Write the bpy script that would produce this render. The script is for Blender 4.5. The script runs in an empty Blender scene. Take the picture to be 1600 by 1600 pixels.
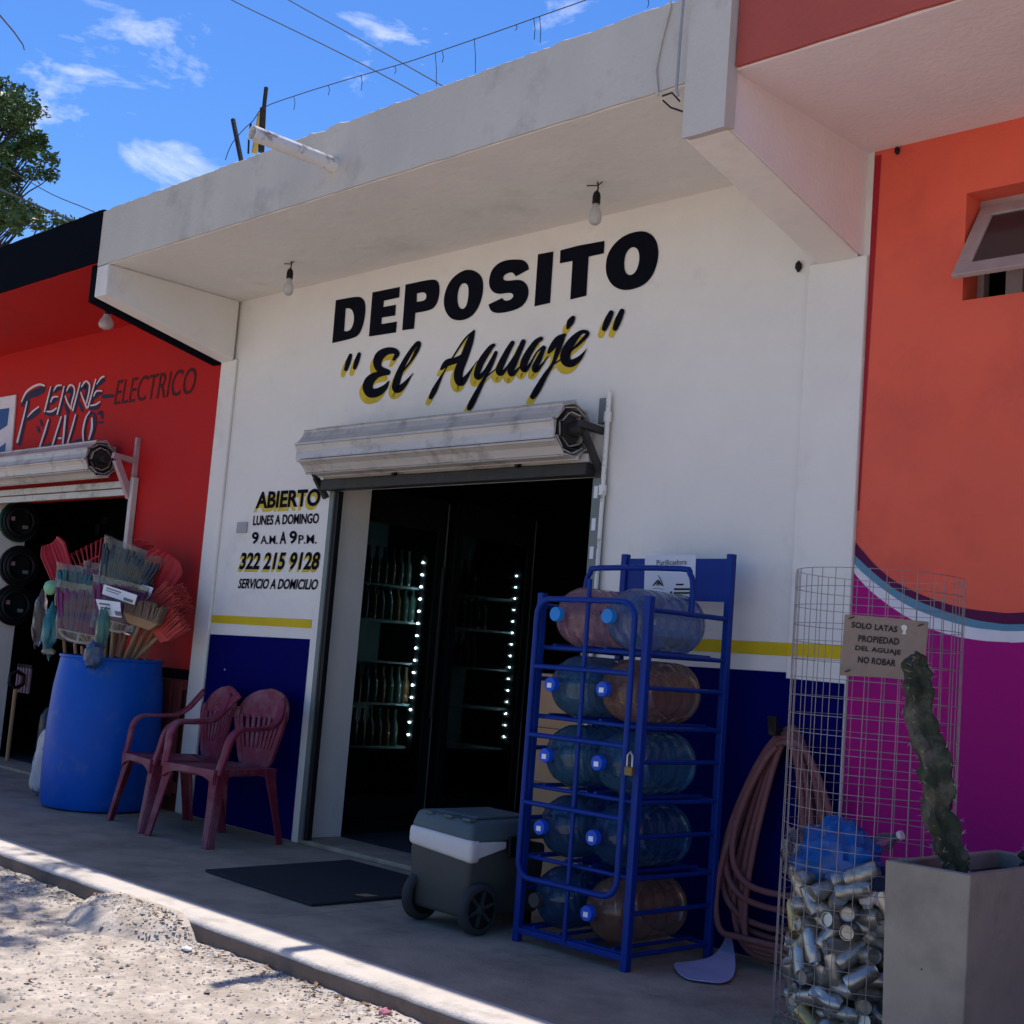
import bpy, bmesh, math, random
from mathutils import Vector, Matrix, noise
from mathutils.geometry import tessellate_polygon
random.seed(7)
SC = bpy.context.scene
COL = SC.collection
PI = math.pi

# ------------------------------------------------------------------ camera
YAW, PITCH, ROLL, FPX = math.radians(45.31), math.radians(6.35), math.radians(4.5), 2100.0
CAM = Vector((0.0, -4.9394, 1.16))
fw = Vector((-math.sin(YAW)*math.cos(PITCH), math.cos(YAW)*math.cos(PITCH), math.sin(PITCH)))
r0 = Vector((math.cos(YAW), math.sin(YAW), 0)); u0 = r0.cross(fw)
rt = math.cos(ROLL)*r0 + math.sin(ROLL)*u0
up = -math.sin(ROLL)*r0 + math.cos(ROLL)*u0
cd = bpy.data.cameras.new('camera'); cam = bpy.data.objects.new('camera', cd); COL.objects.link(cam)
cam.matrix_world = Matrix(((rt.x, up.x, -fw.x, CAM.x), (rt.y, up.y, -fw.y, CAM.y), (rt.z, up.z, -fw.z, CAM.z), (0, 0, 0, 1)))
cd.sensor_width = 36.0; cd.lens = FPX/1600*36.0; cd.clip_start = 0.05; cd.clip_end = 3000
SC.camera = cam

def ray(x, y): return fw + rt*((x-800)/FPX) - up*((y-800)/FPX)
def wp(x, y, Y=0.0):
    d = ray(x, y); return CAM + d*((Y-CAM.y)/d.y)
def gp(x, y, Z=0.0):
    d = ray(x, y); return CAM + d*((Z-CAM.z)/d.z)
def xp(x, y, X):
    d = ray(x, y); return CAM + d*((X-CAM.x)/d.x)

# ------------------------------------------------------------------ sky, sun, exposure
SUNV = Vector((-0.331, 0.154, 1.0)).normalized()          # towards the sun
elev = math.asin(SUNV.z); azim = math.atan2(SUNV.x, SUNV.y)
W = bpy.data.worlds.new('World'); SC.world = W; W.use_nodes = True
nt = W.node_tree; nt.nodes.clear()
N = nt.nodes.new; L = nt.links.new
out = N('ShaderNodeOutputWorld'); bg = N('ShaderNodeBackground'); sky = N('ShaderNodeTexSky')
sky.sky_type = 'NISHITA'; sky.sun_disc = False; sky.sun_elevation = elev; sky.sun_rotation = azim
sky.altitude = 20; sky.air_density = 1.0; sky.dust_density = 0.5; sky.ozone_density = 2.0
hs = N('ShaderNodeHueSaturation'); hs.inputs['Saturation'].default_value = 1.42; hs.inputs['Value'].default_value = 1.08; hs.inputs['Hue'].default_value = 0.512
L(sky.outputs[0], hs.inputs['Color'])
tc = N('ShaderNodeTexCoord'); mp = N('ShaderNodeMapping'); mp.inputs['Scale'].default_value = (2.2, 2.2, 5.0)
mp.inputs['Location'].default_value = (0.35, 0.1, 0.0)
n1 = N('ShaderNodeTexNoise'); n1.inputs['Scale'].default_value = 3.4; n1.inputs['Detail'].default_value = 8; n1.inputs['Roughness'].default_value = 0.62
n1.inputs['Distortion'].default_value = 0.5
cr = N('ShaderNodeValToRGB'); cr.color_ramp.elements[0].position = 0.545; cr.color_ramp.elements[0].color = (0, 0, 0, 1)
cr.color_ramp.elements[1].position = 0.78; cr.color_ramp.elements[1].color = (0.8, 0.8, 0.8, 1)
mx = N('ShaderNodeMix'); mx.data_type = 'RGBA'
mx.inputs['B'].default_value = (8.6, 8.6, 8.9, 1)
L(tc.outputs['Generated'], mp.inputs[0]); L(mp.outputs[0], n1.inputs['Vector']); L(n1.outputs['Fac'], cr.inputs[0])
L(cr.outputs[0], mx.inputs['Factor']); L(hs.outputs[0], mx.inputs['A']); L(mx.outputs['Result'], bg.inputs['Color'])
bg.inputs['Strength'].default_value = 0.14
L(bg.outputs[0], out.inputs[0])
sd = bpy.data.lights.new('sun', 'SUN'); sd.energy = 5.0; sd.angle = math.radians(0.53); sd.color = (1.0, 0.925, 0.82)
so = bpy.data.objects.new('sun', sd); COL.objects.link(so); so.rotation_euler = SUNV.to_track_quat('Z', 'Y').to_euler(); so.location = (0, 0, 12)
SC.view_settings.view_transform = 'Standard'; SC.view_settings.look = 'None'; SC.view_settings.gamma = 1.0
SC.view_settings.use_curve_mapping = False; SC.view_settings.exposure = 0.18
SC.cycles.max_bounces = 8; SC.cycles.diffuse_bounces = 4; SC.cycles.transparent_max_bounces = 12

# ------------------------------------------------------------------ helpers
ORG = {}
def tag(o, label=None, cat=None, group=None, kind=None):
    if label: o['label'] = label
    if cat: o['category'] = cat
    if group: o['group'] = group
    if kind: o['kind'] = kind
    return o
def thing(name, label, cat, loc=(0, 0, 0), rz=0.0, group=None):
    o = bpy.data.objects.new(name, None); COL.objects.link(o); o.empty_display_size = 0.1
    o.location = loc; o.rotation_euler = (0, 0, rz); ORG[o] = Vector(loc)
    return tag(o, label, cat, group)

class MB:
    def __init__(s): s.v = []; s.f = []
    def add(s, vs, fs):
        b = len(s.v); s.v += [Vector(p) for p in vs]; s.f += [tuple(i+b for i in f) for f in fs]; return s
    def box(s, x0, x1, y0, y1, z0, z1):
        return s.add([(x0,y0,z0),(x1,y0,z0),(x1,y1,z0),(x0,y1,z0),(x0,y0,z1),(x1,y0,z1),(x1,y1,z1),(x0,y1,z1)],
              [(0,3,2,1),(4,5,6,7),(0,1,5,4),(1,2,6,5),(2,3,7,6),(3,0,4,7)])
    def hexa(s, lo, hi):      # lo: 4 pts ccw from above, hi the same
        return s.add(list(lo)+list(hi), [(0,3,2,1),(4,5,6,7),(0,1,5,4),(1,2,6,5),(2,3,7,6),(3,0,4,7)])
    def bar(s, a, b, w, h=None, upv=None):   # square bar from a to b
        a = Vector(a); b = Vector(b); h = h or w; d = (b-a).normalized()
        q = Vector(upv) if upv else (Vector((0,0,1)) if abs(d.z) < 0.9 else Vector((0,1,0)))
        x = d.cross(q).normalized()*w/2; y = x.cross(d).normalized()*h/2
        return s.hexa([a-x-y, a+x-y, a+x+y, a-x+y], [b-x-y, b+x-y, b+x+y, b-x+y])
    def prism(s, poly, d):     # closed polygon of 3D points extruded by vector d
        n = len(poly); d = Vector(d); P = [Vector(p) for p in poly]
        tri = tessellate_polygon([P])
        return s.add(P+[p+d for p in P], [tuple(t) for t in tri]+[tuple(i+n for i in reversed(t)) for t in tri]+[(i,(i+1)%n,(i+1)%n+n,i+n) for i in range(n)])
    def sheet(s, loops, d=None):    # outer + holes, flat
        P = [[Vector(p) for p in l] for l in loops]; flat = [p for l in P for p in l]
        return s.add(flat, [tuple(t) for t in tessellate_polygon(P)])
    def tube(s, pts, r, n=8, closed=False, caps=True):
        pts = [Vector(p) for p in pts]; m = len(pts); R = r if isinstance(r, (list, tuple)) else [r]*m
        vs = []; prev = None
        for i, p in enumerate(pts):
            if closed: t = pts[(i+1) % m]-pts[i-1]
            else: t = pts[min(i+1, m-1)]-pts[max(i-1, 0)]
            t.normalize()
            if prev is None: a = t.orthogonal().normalized()
            else:
                a = prev - t*prev.dot(t)
                a = a.normalized() if a.length > 1e-6 else t.orthogonal().normalized()
            prev = a; b = t.cross(a)
            vs += [p+(a*math.cos(2*PI*k/n)+b*math.sin(2*PI*k/n))*R[i] for k in range(n)]
        fs = []
        for i in range(m if closed else m-1):
            j = (i+1) % m
            for k in range(n):
                fs.append((i*n+k, i*n+(k+1) % n, j*n+(k+1) % n, j*n+k))
        if caps and not closed: fs += [tuple(reversed(range(n))), tuple((m-1)*n+k for k in range(n))]
        return s.add(vs, fs)
    def lathe(s, prof, n=24, M=None, cap0=True, cap1=True):   # profile (r,z) about z
        vs = []; fs = []
        for r, z in prof:
            vs += [Vector((r*math.cos(2*PI*k/n), r*math.sin(2*PI*k/n), z)) for k in range(n)]
        for i in range(len(prof)-1):
            for k in range(n): fs.append((i*n+k, i*n+(k+1) % n, (i+1)*n+(k+1) % n, (i+1)*n+k))
        if cap0: fs.append(tuple(reversed(range(n))))
        if cap1: fs.append(tuple((len(prof)-1)*n+k for k in range(n)))
        if M is not None: vs = [M @ p for p in vs]
        return s.add(vs, fs)
    def grid(s, fn, nu, nv, closeu=False):
        vs = [fn(i/(nu if closeu else nu-1), j/(nv-1)) for j in range(nv) for i in range(nu)]
        fs = []
        for j in range(nv-1):
            for i in range(nu if closeu else nu-1):
                i2 = (i+1) % nu; fs.append((j*nu+i, j*nu+i2, (j+1)*nu+i2, (j+1)*nu+i))
        return s.add(vs, fs)
    def mesh(s, name, org=Vector((0,0,0)), bevel=0, smooth=False, seg=2, solid=0, sub=0):
        me = bpy.data.meshes.new(name); me.from_pydata([p-org for p in s.v], [], s.f); me.validate()
        bm = bmesh.new(); bm.from_mesh(me)
        bmesh.ops.recalc_face_normals(bm, faces=bm.faces)
        if solid:
            bmesh.ops.solidify(bm, geom=bm.faces[:], thickness=solid)
        if bevel:
            ed = [e for e in bm.edges if len(e.link_faces) == 2 and e.calc_face_angle(0) > 0.5]
            bmesh.ops.bevel(bm, geom=ed, offset=bevel, segments=seg, affect='EDGES', profile=0.5, clamp_overlap=True)
        if sub:
            bmesh.ops.subdivide_edges(bm, edges=bm.edges[:], cuts=sub, use_grid_fill=True)
        for f in bm.faces: f.smooth = smooth
        if smooth:
            for e in bm.edges:
                if len(e.link_faces) == 2 and e.calc_face_angle(0) > 0.9: e.smooth = False
        bm.to_mesh(me); bm.free(); return me
    def build(s, name, mat, parent=None, **k):
        org = ORG.get(parent, Vector((0,0,0))) if not k.pop('local', False) else Vector((0,0,0))
        me = s.mesh(name, org, **k); me.materials.append(mat)
        o = bpy.data.objects.new(name, me); COL.objects.link(o)
        if parent: o.parent = parent; ORG[o] = org
        else: ORG[o] = Vector((0,0,0))
        return o
def copy_tree(o, parent=None):
    c = o.copy(); COL.objects.link(c); c.parent = parent
    for ch in o.children: copy_tree(ch, c)
    return c
def inst(me, name, parent=None, M=None):
    o = bpy.data.objects.new(name, me); COL.objects.link(o)
    if parent: o.parent = parent
    if M is not None: o.matrix_local = M
    return o

def chaikin(P, it=2):      # points (x,y) are smoothed, (x,y,1) stay corners
    for _ in range(it):
        Q = []; n = len(P)
        for i, p in enumerate(P):
            if len(p) > 2: Q.append(p); continue
            a = P[i-1]; b = P[(i+1) % n]
            Q.append((p[0]*.75+a[0]*.25, p[1]*.75+a[1]*.25)); Q.append((p[0]*.75+b[0]*.25, p[1]*.75+b[1]*.25))
        P = Q
    return [(p[0], p[1]) for p in P]
def catmull(P, k=5):
    out_ = []; n = len(P)
    for i in range(n-1):
        p0 = P[max(i-1, 0)]; p1 = P[i]; p2 = P[i+1]; p3 = P[min(i+2, n-1)]
        for j in range(k):
            t = j/k
            out_.append(tuple(0.5*((2*b)+(-a+c)*t+(2*a-5*b+4*c-d)*t*t+(-a+3*b-3*c+d)*t**3) for a, b, c, d in zip(p0, p1, p2, p3)))
    out_.append(tuple(P[-1])); return out_
class Px:    # zoomed view -> photograph pixels
    def __init__(s, x, y, k): s.x = x; s.y = y; s.k = k
    def __call__(s, a, b): return (s.x+a/s.k, s.y+b/s.k)
def stroke_poly(P, k=5):     # (x,y,w) -> ribbon outline as quads
    S = catmull(P, k); Lf = []; Rt = []
    for i, p in enumerate(S):
        q = S[min(i+1, len(S)-1)]; o = S[max(i-1, 0)]
        dx, dy = q[0]-o[0], q[1]-o[1]; l = math.hypot(dx, dy) or 1; w = max(p[2], 2)/2
        Lf.append((p[0]-dy/l*w, p[1]+dx/l*w)); Rt.append((p[0]+dy/l*w, p[1]-dx/l*w))
    # round ends
    def cap(p, q, w):
        a = math.atan2(p[1]-q[1], p[0]-q[0]); return [(p[0]+math.cos(a+t)*w/2, p[1]+math.sin(a+t)*w/2) for t in (-PI/3, -PI/6, 0, PI/6, PI/3)]
    return Lf, Rt, cap(S[0], S[1], max(S[0][2], 2)), cap(S[-1], S[-2], max(S[-1][2], 2))
def strokes(mb, lst, px, Y, off=(0, 0), grow=0, dy=0.00015):
    for i, P in enumerate(lst):
        P = [(p[0], p[1], (p[2] if len(p) > 2 else 20)+grow) for p in P]
        Lf, Rt, c0, c1 = stroke_poly(P); y = Y-i*dy
        T = lambda p: wp(px(*p)[0]+off[0], px(*p)[1]+off[1], y)
        n = len(Lf)
        vs = [T(p) for p in Lf]+[T(p) for p in Rt]
        mb.add(vs, [(j, j+1, n+j+1, n+j) for j in range(n-1)])
        for c, a, b in ((c0, Lf[0], Rt[0]), (c1, Lf[-1], Rt[-1])):
            da = math.hypot(c[0][0]-a[0], c[0][1]-a[1]); db = math.hypot(c[0][0]-b[0], c[0][1]-b[1])
            ring = [a]+c+[b] if da < db else [b]+c+[a]
            mb.add([T(p) for p in ring], [tuple(range(len(ring)))])
def text_mesh(s, offset=0.0, spacing=1.0):
    cu = bpy.data.curves.new('t', 'FONT'); cu.body = s; cu.size = 1; cu.offset = offset; cu.space_character = spacing; cu.resolution_u = 4
    ob = bpy.data.objects.new('t', cu); COL.objects.link(ob)
    dg = bpy.context.evaluated_depsgraph_get(); me = bpy.data.meshes.new_from_object(ob.evaluated_get(dg))
    vs = [v.co.copy() for v in me.vertices]; fs = [tuple(p.vertices) for p in me.polygons]
    bpy.data.objects.remove(ob); bpy.data.curves.remove(cu); bpy.data.meshes.remove(me)
    x0 = min(v.x for v in vs); x1 = max(v.x for v in vs); y0 = min(v.y for v in vs); y1 = max(v.y for v in vs)
    return [((v.x-x0)/(x1-x0), (v.y-y0)/(y1-y0)) for v in vs], fs
def fit_text(mb, s, O, U, V, offset=0.0, spacing=1.0):    # world corner, width vector, height vector
    vs, fs = text_mesh(s, offset, spacing)
    return mb.add([O+U*a+V*b for a, b in vs], fs)
def wall_text(mb, s, bl, br, tl, Y, offset=0.0, off=(0, 0), spacing=1.0):
    P = [wp(p[0]+off[0], p[1]+off[1], Y) for p in (bl, br, tl)]
    return fit_text(mb, s, P[0], P[1]-P[0], P[2]-P[0], offset, spacing)

# ------------------------------------------------------------------ materials
def lin(c): return tuple((x/255/12.92 if x/255 <= 0.04045 else ((x/255+0.055)/1.055)**2.4) for x in c)
MATS = {}
def mat(name, col, rough=0.6, var=0.12, scale=6.0, bump=0.0, bscale=60.0, metal=0.0, spec=0.2, alpha=1.0, trans=0.0, ior=1.45,
        dirt=None, dirt_lo=0.55, dirt_hi=0.75, dscale=2.0, coat=0.0, emit=None, estr=0.0, chips=None, stretch=None):
    if name in MATS: return MATS[name]
    m = bpy.data.materials.new(name); m.use_nodes = True; nt = m.node_tree; b = nt.nodes['Principled BSDF']; N = nt.nodes.new; L = nt.links.new
    tcn = N('ShaderNodeTexCoord'); vec = tcn.outputs['Object']
    if stretch:
        mpn = N('ShaderNodeMapping'); mpn.inputs['Scale'].default_value = stretch; L(vec, mpn.inputs[0]); vec = mpn.outputs[0]
    nz = N('ShaderNodeTexNoise'); nz.inputs['Scale'].default_value = scale; nz.inputs['Detail'].default_value = 6; nz.inputs['Roughness'].default_value = 0.6
    L(vec, nz.inputs['Vector'])
    mr = N('ShaderNodeMapRange'); mr.inputs['From Min'].default_value = 0.25; mr.inputs['From Max'].default_value = 0.75
    mr.inputs['To Min'].default_value = 1-var; mr.inputs['To Max'].default_value = 1+var; L(nz.outputs['Fac'], mr.inputs['Value'])
    mul = N('ShaderNodeMix'); mul.data_type = 'RGBA'; mul.blend_type = 'MULTIPLY'; mul.inputs['Factor'].default_value = 1
    mul.inputs['A'].default_value = (*col, 1); L(mr.outputs[0], mul.inputs['B']); c = mul.outputs['Result']
    if dirt:
        nd = N('ShaderNodeTexNoise'); nd.inputs['Scale'].default_value = dscale; nd.inputs['Detail'].default_value = 9; nd.inputs['Roughness'].default_value = 0.68
        L(tcn.outputs['Object'], nd.inputs['Vector'])
        rr = N('ShaderNodeMapRange'); rr.inputs['From Min'].default_value = dirt_lo; rr.inputs['From Max'].default_value = dirt_hi; L(nd.outputs['Fac'], rr.inputs['Value'])
        dm = N('ShaderNodeMix'); dm.data_type = 'RGBA'; dm.inputs['B'].default_value = (*dirt, 1); L(rr.outputs[0], dm.inputs['Factor']); L(c, dm.inputs['A']); c = dm.outputs['Result']
    if chips:
        nd = N('ShaderNodeTexVoronoi'); nd.inputs['Scale'].default_value = chips[1]; L(tcn.outputs['Object'], nd.inputs['Vector'])
        rr = N('ShaderNodeMapRange'); rr.inputs['From Min'].default_value = chips[2]; rr.inputs['From Max'].default_value = chips[2]*0.7; L(nd.outputs['Distance'], rr.inputs['Value'])
        dm = N('ShaderNodeMix'); dm.data_type = 'RGBA'; dm.inputs['B'].default_value = (*chips[0], 1); L(rr.outputs[0], dm.inputs['Factor']); L(c, dm.inputs['A']); c = dm.outputs['Result']
    L(c, b.inputs['Base Color'])
    rv = N('ShaderNodeMapRange'); rv.inputs['To Min'].default_value = max(0.02, rough-0.12); rv.inputs['To Max'].default_value = min(1, rough+0.12); L(nz.outputs['Fac'], rv.inputs['Value']); L(rv.outputs[0], b.inputs['Roughness'])
    b.inputs['Metallic'].default_value = metal; b.inputs['Specular IOR Level'].default_value = spec; b.inputs['IOR'].default_value = ior
    b.inputs['Transmission Weight'].default_value = trans; b.inputs['Coat Weight'].default_value = coat; b.inputs['Alpha'].default_value = alpha
    if emit: b.inputs['Emission Color'].default_value = (*emit, 1); b.inputs['Emission Strength'].default_value = estr
    if bump:
        nb = N('ShaderNodeTexNoise'); nb.inputs['Scale'].default_value = bscale; nb.inputs['Detail'].default_value = 5; L(tcn.outputs['Object'], nb.inputs['Vector'])
        bp = N('ShaderNodeBump'); bp.inputs['Strength'].default_value = bump; bp.inputs['Distance'].default_value = 0.01; L(nb.outputs['Fac'], bp.inputs['Height']); L(bp.outputs[0], b.inputs['Normal'])
    MATS[name] = m; return m
def film(name, col, clear=0.45, rough=0.2, diff=0.5):      # thin translucent plastic: tinted see-through, scattering and gloss
    m = bpy.data.materials.new(name); m.use_nodes = True; nt = m.node_tree; nt.nodes.clear(); N = nt.nodes.new; L = nt.links.new
    o = N('ShaderNodeOutputMaterial'); tr = N('ShaderNodeBsdfTransparent'); df = N('ShaderNodeBsdfDiffuse'); tl = N('ShaderNodeBsdfTranslucent'); gl = N('ShaderNodeBsdfGlossy')
    tcn = N('ShaderNodeTexCoord'); nz = N('ShaderNodeTexNoise'); nz.inputs['Scale'].default_value = 9; nz.inputs['Detail'].default_value = 4; L(tcn.outputs['Object'], nz.inputs['Vector'])
    mr = N('ShaderNodeMapRange'); mr.inputs['From Min'].default_value = .3; mr.inputs['From Max'].default_value = .7; mr.inputs['To Min'].default_value = .8; mr.inputs['To Max'].default_value = 1.2; L(nz.outputs['Fac'], mr.inputs['Value'])
    mul = N('ShaderNodeMix'); mul.data_type = 'RGBA'; mul.blend_type = 'MULTIPLY'; mul.inputs['Factor'].default_value = 1; mul.inputs['A'].default_value = (*col, 1); L(mr.outputs[0], mul.inputs['B'])
    tr.inputs[0].default_value = (*[min(1, 0.35+0.65*c**0.5) for c in col], 1)
    L(mul.outputs['Result'], df.inputs[0]); L(mul.outputs['Result'], tl.inputs[0]); gl.inputs['Roughness'].default_value = rough
    m1 = N('ShaderNodeMixShader'); m1.inputs[0].default_value = diff; L(tl.outputs[0], m1.inputs[1]); L(df.outputs[0], m1.inputs[2])
    m2 = N('ShaderNodeMixShader'); m2.inputs[0].default_value = clear; L(m1.outputs[0], m2.inputs[1]); L(tr.outputs[0], m2.inputs[2])
    lw = N('ShaderNodeLayerWeight'); lw.inputs[0].default_value = 0.33
    m3 = N('ShaderNodeMixShader'); fr = N('ShaderNodeMath'); fr.operation = 'MULTIPLY'; fr.inputs[1].default_value = 0.8; L(lw.outputs['Fresnel'], fr.inputs[0])
    L(fr.outputs[0], m3.inputs[0]); L(m2.outputs[0], m3.inputs[1]); L(gl.outputs[0], m3.inputs[2]); L(m3.outputs[0], o.inputs[0])
    return m

M_WHITE = mat('white_wall_paint', (0.75, 0.71, 0.655), 0.8, 0.06, 1.6, 0.55, 14, dirt=(0.54, 0.49, 0.43), dirt_lo=0.57, dirt_hi=0.85, dscale=1.7)
M_WHITE2 = mat('white_weathered_paint', (0.54, 0.50, 0.44), 0.85, 0.10, 2.2, 0.4, 40, dirt=(0.30, 0.285, 0.255), dirt_lo=0.54, dirt_hi=0.78, dscale=2.1, stretch=(1, 1, .4))
M_RED = mat('red_wall_paint', (0.47, 0.011, 0.010), 0.7, 0.08, 1.8, 0.2, 45, dirt=(0.34, 0.02, 0.02), dscale=1.5)
M_BLACKP = mat('black_wall_paint', (0.0035, 0.005, 0.009), 0.9, 0.2, 3, 0.25, 40, spec=0.03)
M_BLUEP = mat('blue_wall_paint', (0.0006, 0.0016, 0.088), 0.7, 0.12, 2, 0.15, 45, spec=0.05, chips=((0.5, 0.5, 0.5), 5.0, 0.035))
M_YEL = mat('yellow_wall_paint', (0.62, 0.44, 0.012), 0.6, 0.1, 5, 0.15, 45)
M_ORANGE = mat('orange_wall_paint', (0.75, 0.122, 0.074), 0.75, 0.06, 1.5, 0.25, 45, dirt=(0.60, 0.095, 0.065), dirt_lo=0.48, dirt_hi=0.72, dscale=1.6)
M_CORAL = mat('coral_fascia_paint', (0.42, 0.088, 0.068), 0.8, 0.1, 2, 0.35, 45)
M_PURPLE = mat('purple_wall_paint', (0.36, 0.005, 0.165), 0.7, 0.07, 1.6, 0.2, 45)
M_PLUM = mat('plum_wall_paint', (0.085, 0.006, 0.05), 0.6, 0.08, 3, 0.2, 45)
M_TEAL = mat('steel_blue_wall_paint', (0.10, 0.24, 0.34), 0.6, 0.08, 3, 0.2, 45)
M_DRED = mat('dark_red_edge_paint', (0.36, 0.018, 0.03), 0.65, 0.08, 3, 0.2, 45)
M_PINK = mat('pale_pink_plaster', (0.78, 0.70, 0.69), 0.8, 0.06, 2.5, 0.35, 45)
M_NAVY = mat('navy_letter_paint', (0.004, 0.0045, 0.010), 0.8, 0.25, 9, 0.1, 45, spec=0.08)
M_LYEL = mat('yellow_letter_shadow', (0.58, 0.42, 0.03), 0.6, 0.2, 9)
M_MAROON = mat('maroon_letter_paint', (0.05, 0.006, 0.006), 0.6, 0.2, 9)
M_LWHITE = mat('white_letter_paint', (0.66, 0.63, 0.66), 0.6, 0.1, 9)
M_LBLUE = mat('blue_letter_paint', (0.012, 0.016, 0.06), 0.6, 0.2, 9)
M_DARKIN = mat('dimmed_interior_walls', (0.05, 0.055, 0.065), 0.7, 0.15, 2)  # room wall colour darkened to stand for the unlit interior
M_CONC = mat('sidewalk_concrete', (0.36, 0.295, 0.215), 0.85, 0.2, 3.0, 0.3, 70, dirt=(0.20, 0.165, 0.125), dirt_lo=0.44, dirt_hi=0.70, dscale=2.6)
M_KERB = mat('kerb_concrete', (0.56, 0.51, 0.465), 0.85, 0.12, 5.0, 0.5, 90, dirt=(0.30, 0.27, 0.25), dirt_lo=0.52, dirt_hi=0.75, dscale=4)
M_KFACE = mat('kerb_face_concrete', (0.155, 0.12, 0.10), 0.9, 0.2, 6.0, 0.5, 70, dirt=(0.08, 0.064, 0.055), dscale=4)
M_STREET = mat('dirt_street', (0.47, 0.415, 0.365), 0.95, 0.32, 16.0, 1.0, 45, dirt=(0.27, 0.225, 0.185), dirt_lo=0.46, dirt_hi=0.72, dscale=3.2)
M_STONE = mat('pale_gravel', (0.48, 0.44, 0.40), 0.9, 0.35, 14.0)
M_STONED = mat('grey_gravel', (0.26, 0.24, 0.22), 0.9, 0.35, 14.0)
M_LEAFD = mat('dry_leaf', (0.24, 0.155, 0.105), 0.8, 0.35, 20.0)
M_ALU = mat('galvanised_slat', (0.50, 0.47, 0.44), 0.5, 0.16, 5.0, 0.25, 30, metal=0.25, dirt=(0.20, 0.18, 0.165), dirt_lo=0.50, dirt_hi=0.74, dscale=6, stretch=(.3, 1, 1))
M_STEELD = mat('dark_grimy_steel', (0.045, 0.043, 0.042), 0.5, 0.3, 12, 0.2, 60, metal=0.4)
M_STEELG = mat('grey_painted_steel', (0.16, 0.18, 0.17), 0.5, 0.15, 8, metal=0.2)
M_PVC = mat('white_pvc', (0.74, 0.72, 0.69), 0.45, 0.08, 6, dirt=(0.22, 0.17, 0.14), dirt_lo=0.54, dirt_hi=0.64, dscale=9)
M_BLK = mat('black_plastic', (0.012, 0.012, 0.013), 0.45, 0.2, 10)
M_CABLE = mat('black_cable', (0.02, 0.021, 0.025), 0.6, 0.2, 10)
M_WIREL = mat('pale_cable', (0.30, 0.31, 0.33), 0.6, 0.1, 10)
M_WOOD = mat('bare_wood', (0.40, 0.24, 0.13), 0.6, 0.2, 14, stretch=(1, 1, .1))
M_WOODD = mat('weathered_post_wood', (0.035, 0.028, 0.025), 0.85, 0.3, 14)
M_BARREL = mat('blue_drum_plastic', (0.001, 0.082, 0.44), 0.45, 0.10, 5, 0.10, 30, dirt=(0.04, 0.12, 0.36), dirt_lo=0.55, dirt_hi=0.72, dscale=7)
M_CHAIR = mat('faded_maroon_plastic', (0.185, 0.024, 0.05), 0.5, 0.14, 6, 0.08, 60, dirt=(0.27, 0.15, 0.18), dirt_lo=0.46, dirt_hi=0.78, dscale=5)
M_RACK = mat('blue_enamel_steel', (0.003, 0.028, 0.21), 0.42, 0.12, 8, 0.06, 60)
M_PAPER = mat('white_paper', (0.66, 0.66, 0.70), 0.7, 0.05, 5)
M_INK = mat('black_print', (0.02, 0.02, 0.022), 0.7, 0.1, 5)
M_CARD = mat('brown_cardboard', (0.36, 0.22, 0.12), 0.85, 0.12, 6, 0.1, 60)
M_HOSE = mat('dusty_pink_hose', (0.20, 0.082, 0.085), 0.6, 0.15, 8, dirt=(0.23, 0.17, 0.15), dscale=6)
M_WIRE = mat('galvanised_wire', (0.26, 0.24, 0.235), 0.5, 0.2, 15, metal=0.5)
M_PLANT = mat('planter_concrete', (0.25, 0.225, 0.19), 0.85, 0.12, 4, 0.35, 60, dirt=(0.165, 0.15, 0.13), dirt_lo=0.5, dirt_hi=0.75, dscale=3.5, chips=((0.03, 0.03, 0.03), 9.0, 0.03))
M_SOIL = mat('dark_soil', (0.04, 0.03, 0.024), 0.95, 0.3, 20, 0.8, 60)
M_CACT = mat('grey_green_cactus', (0.030, 0.037, 0.022), 0.7, 0.4, 14, 0.8, 40, dirt=(0.13, 0.115, 0.09), dirt_lo=0.48, dirt_hi=0.66, dscale=9)
M_MATB = mat('black_rubber_mat', (0.026, 0.030, 0.036), 0.85, 0.15, 20, 0.4, 220)
M_COOLD = mat('cooler_dark_grey', (0.062, 0.062, 0.058), 0.55, 0.12, 5, 0.08, 80)
M_COOLB = mat('cooler_blue_grey', (0.075, 0.105, 0.118), 0.45, 0.1, 5, 0.05, 80)
M_COOLW = mat('cooler_white_band', (0.60, 0.57, 0.55), 0.5, 0.06, 5, dirt=(0.3, 0.27, 0.25), dirt_lo=0.66, dirt_hi=0.8, dscale=6)
M_TYRE = mat('grey_wheel_rubber', (0.038, 0.04, 0.042), 0.7, 0.15, 12)
M_CAN = mat('bare_aluminium', (0.44, 0.42, 0.39), 0.38, 0.2, 20, metal=0.9)
M_CAN2 = mat('printed_silver_can', (0.36, 0.35, 0.32), 0.36, 0.4, 40, metal=0.7)
M_CAND = mat('dark_printed_can', (0.035, 0.045, 0.09), 0.35, 0.3, 30, metal=0.3)
M_CANG = mat('gold_printed_can', (0.46, 0.34, 0.14), 0.35, 0.25, 30, metal=0.6)
M_CANR = mat('red_printed_can', (0.38, 0.04, 0.05), 0.35, 0.25, 30, metal=0.4)
M_BAG = film('blue_bag_film', (0.01, 0.16, 0.62), 0.18, 0.25, 0.5)
M_CLEAR = film('clear_plastic_film', (0.50, 0.48, 0.51), 0.90, 0.10, 0.5)
M_LEAF = mat('tree_leaf', (0.085, 0.150, 0.05), 0.5, 0.4, 3.0)
M_LEAF2 = mat('pale_tree_leaf', (0.13, 0.19, 0.06), 0.5, 0.35, 3.0)
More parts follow.
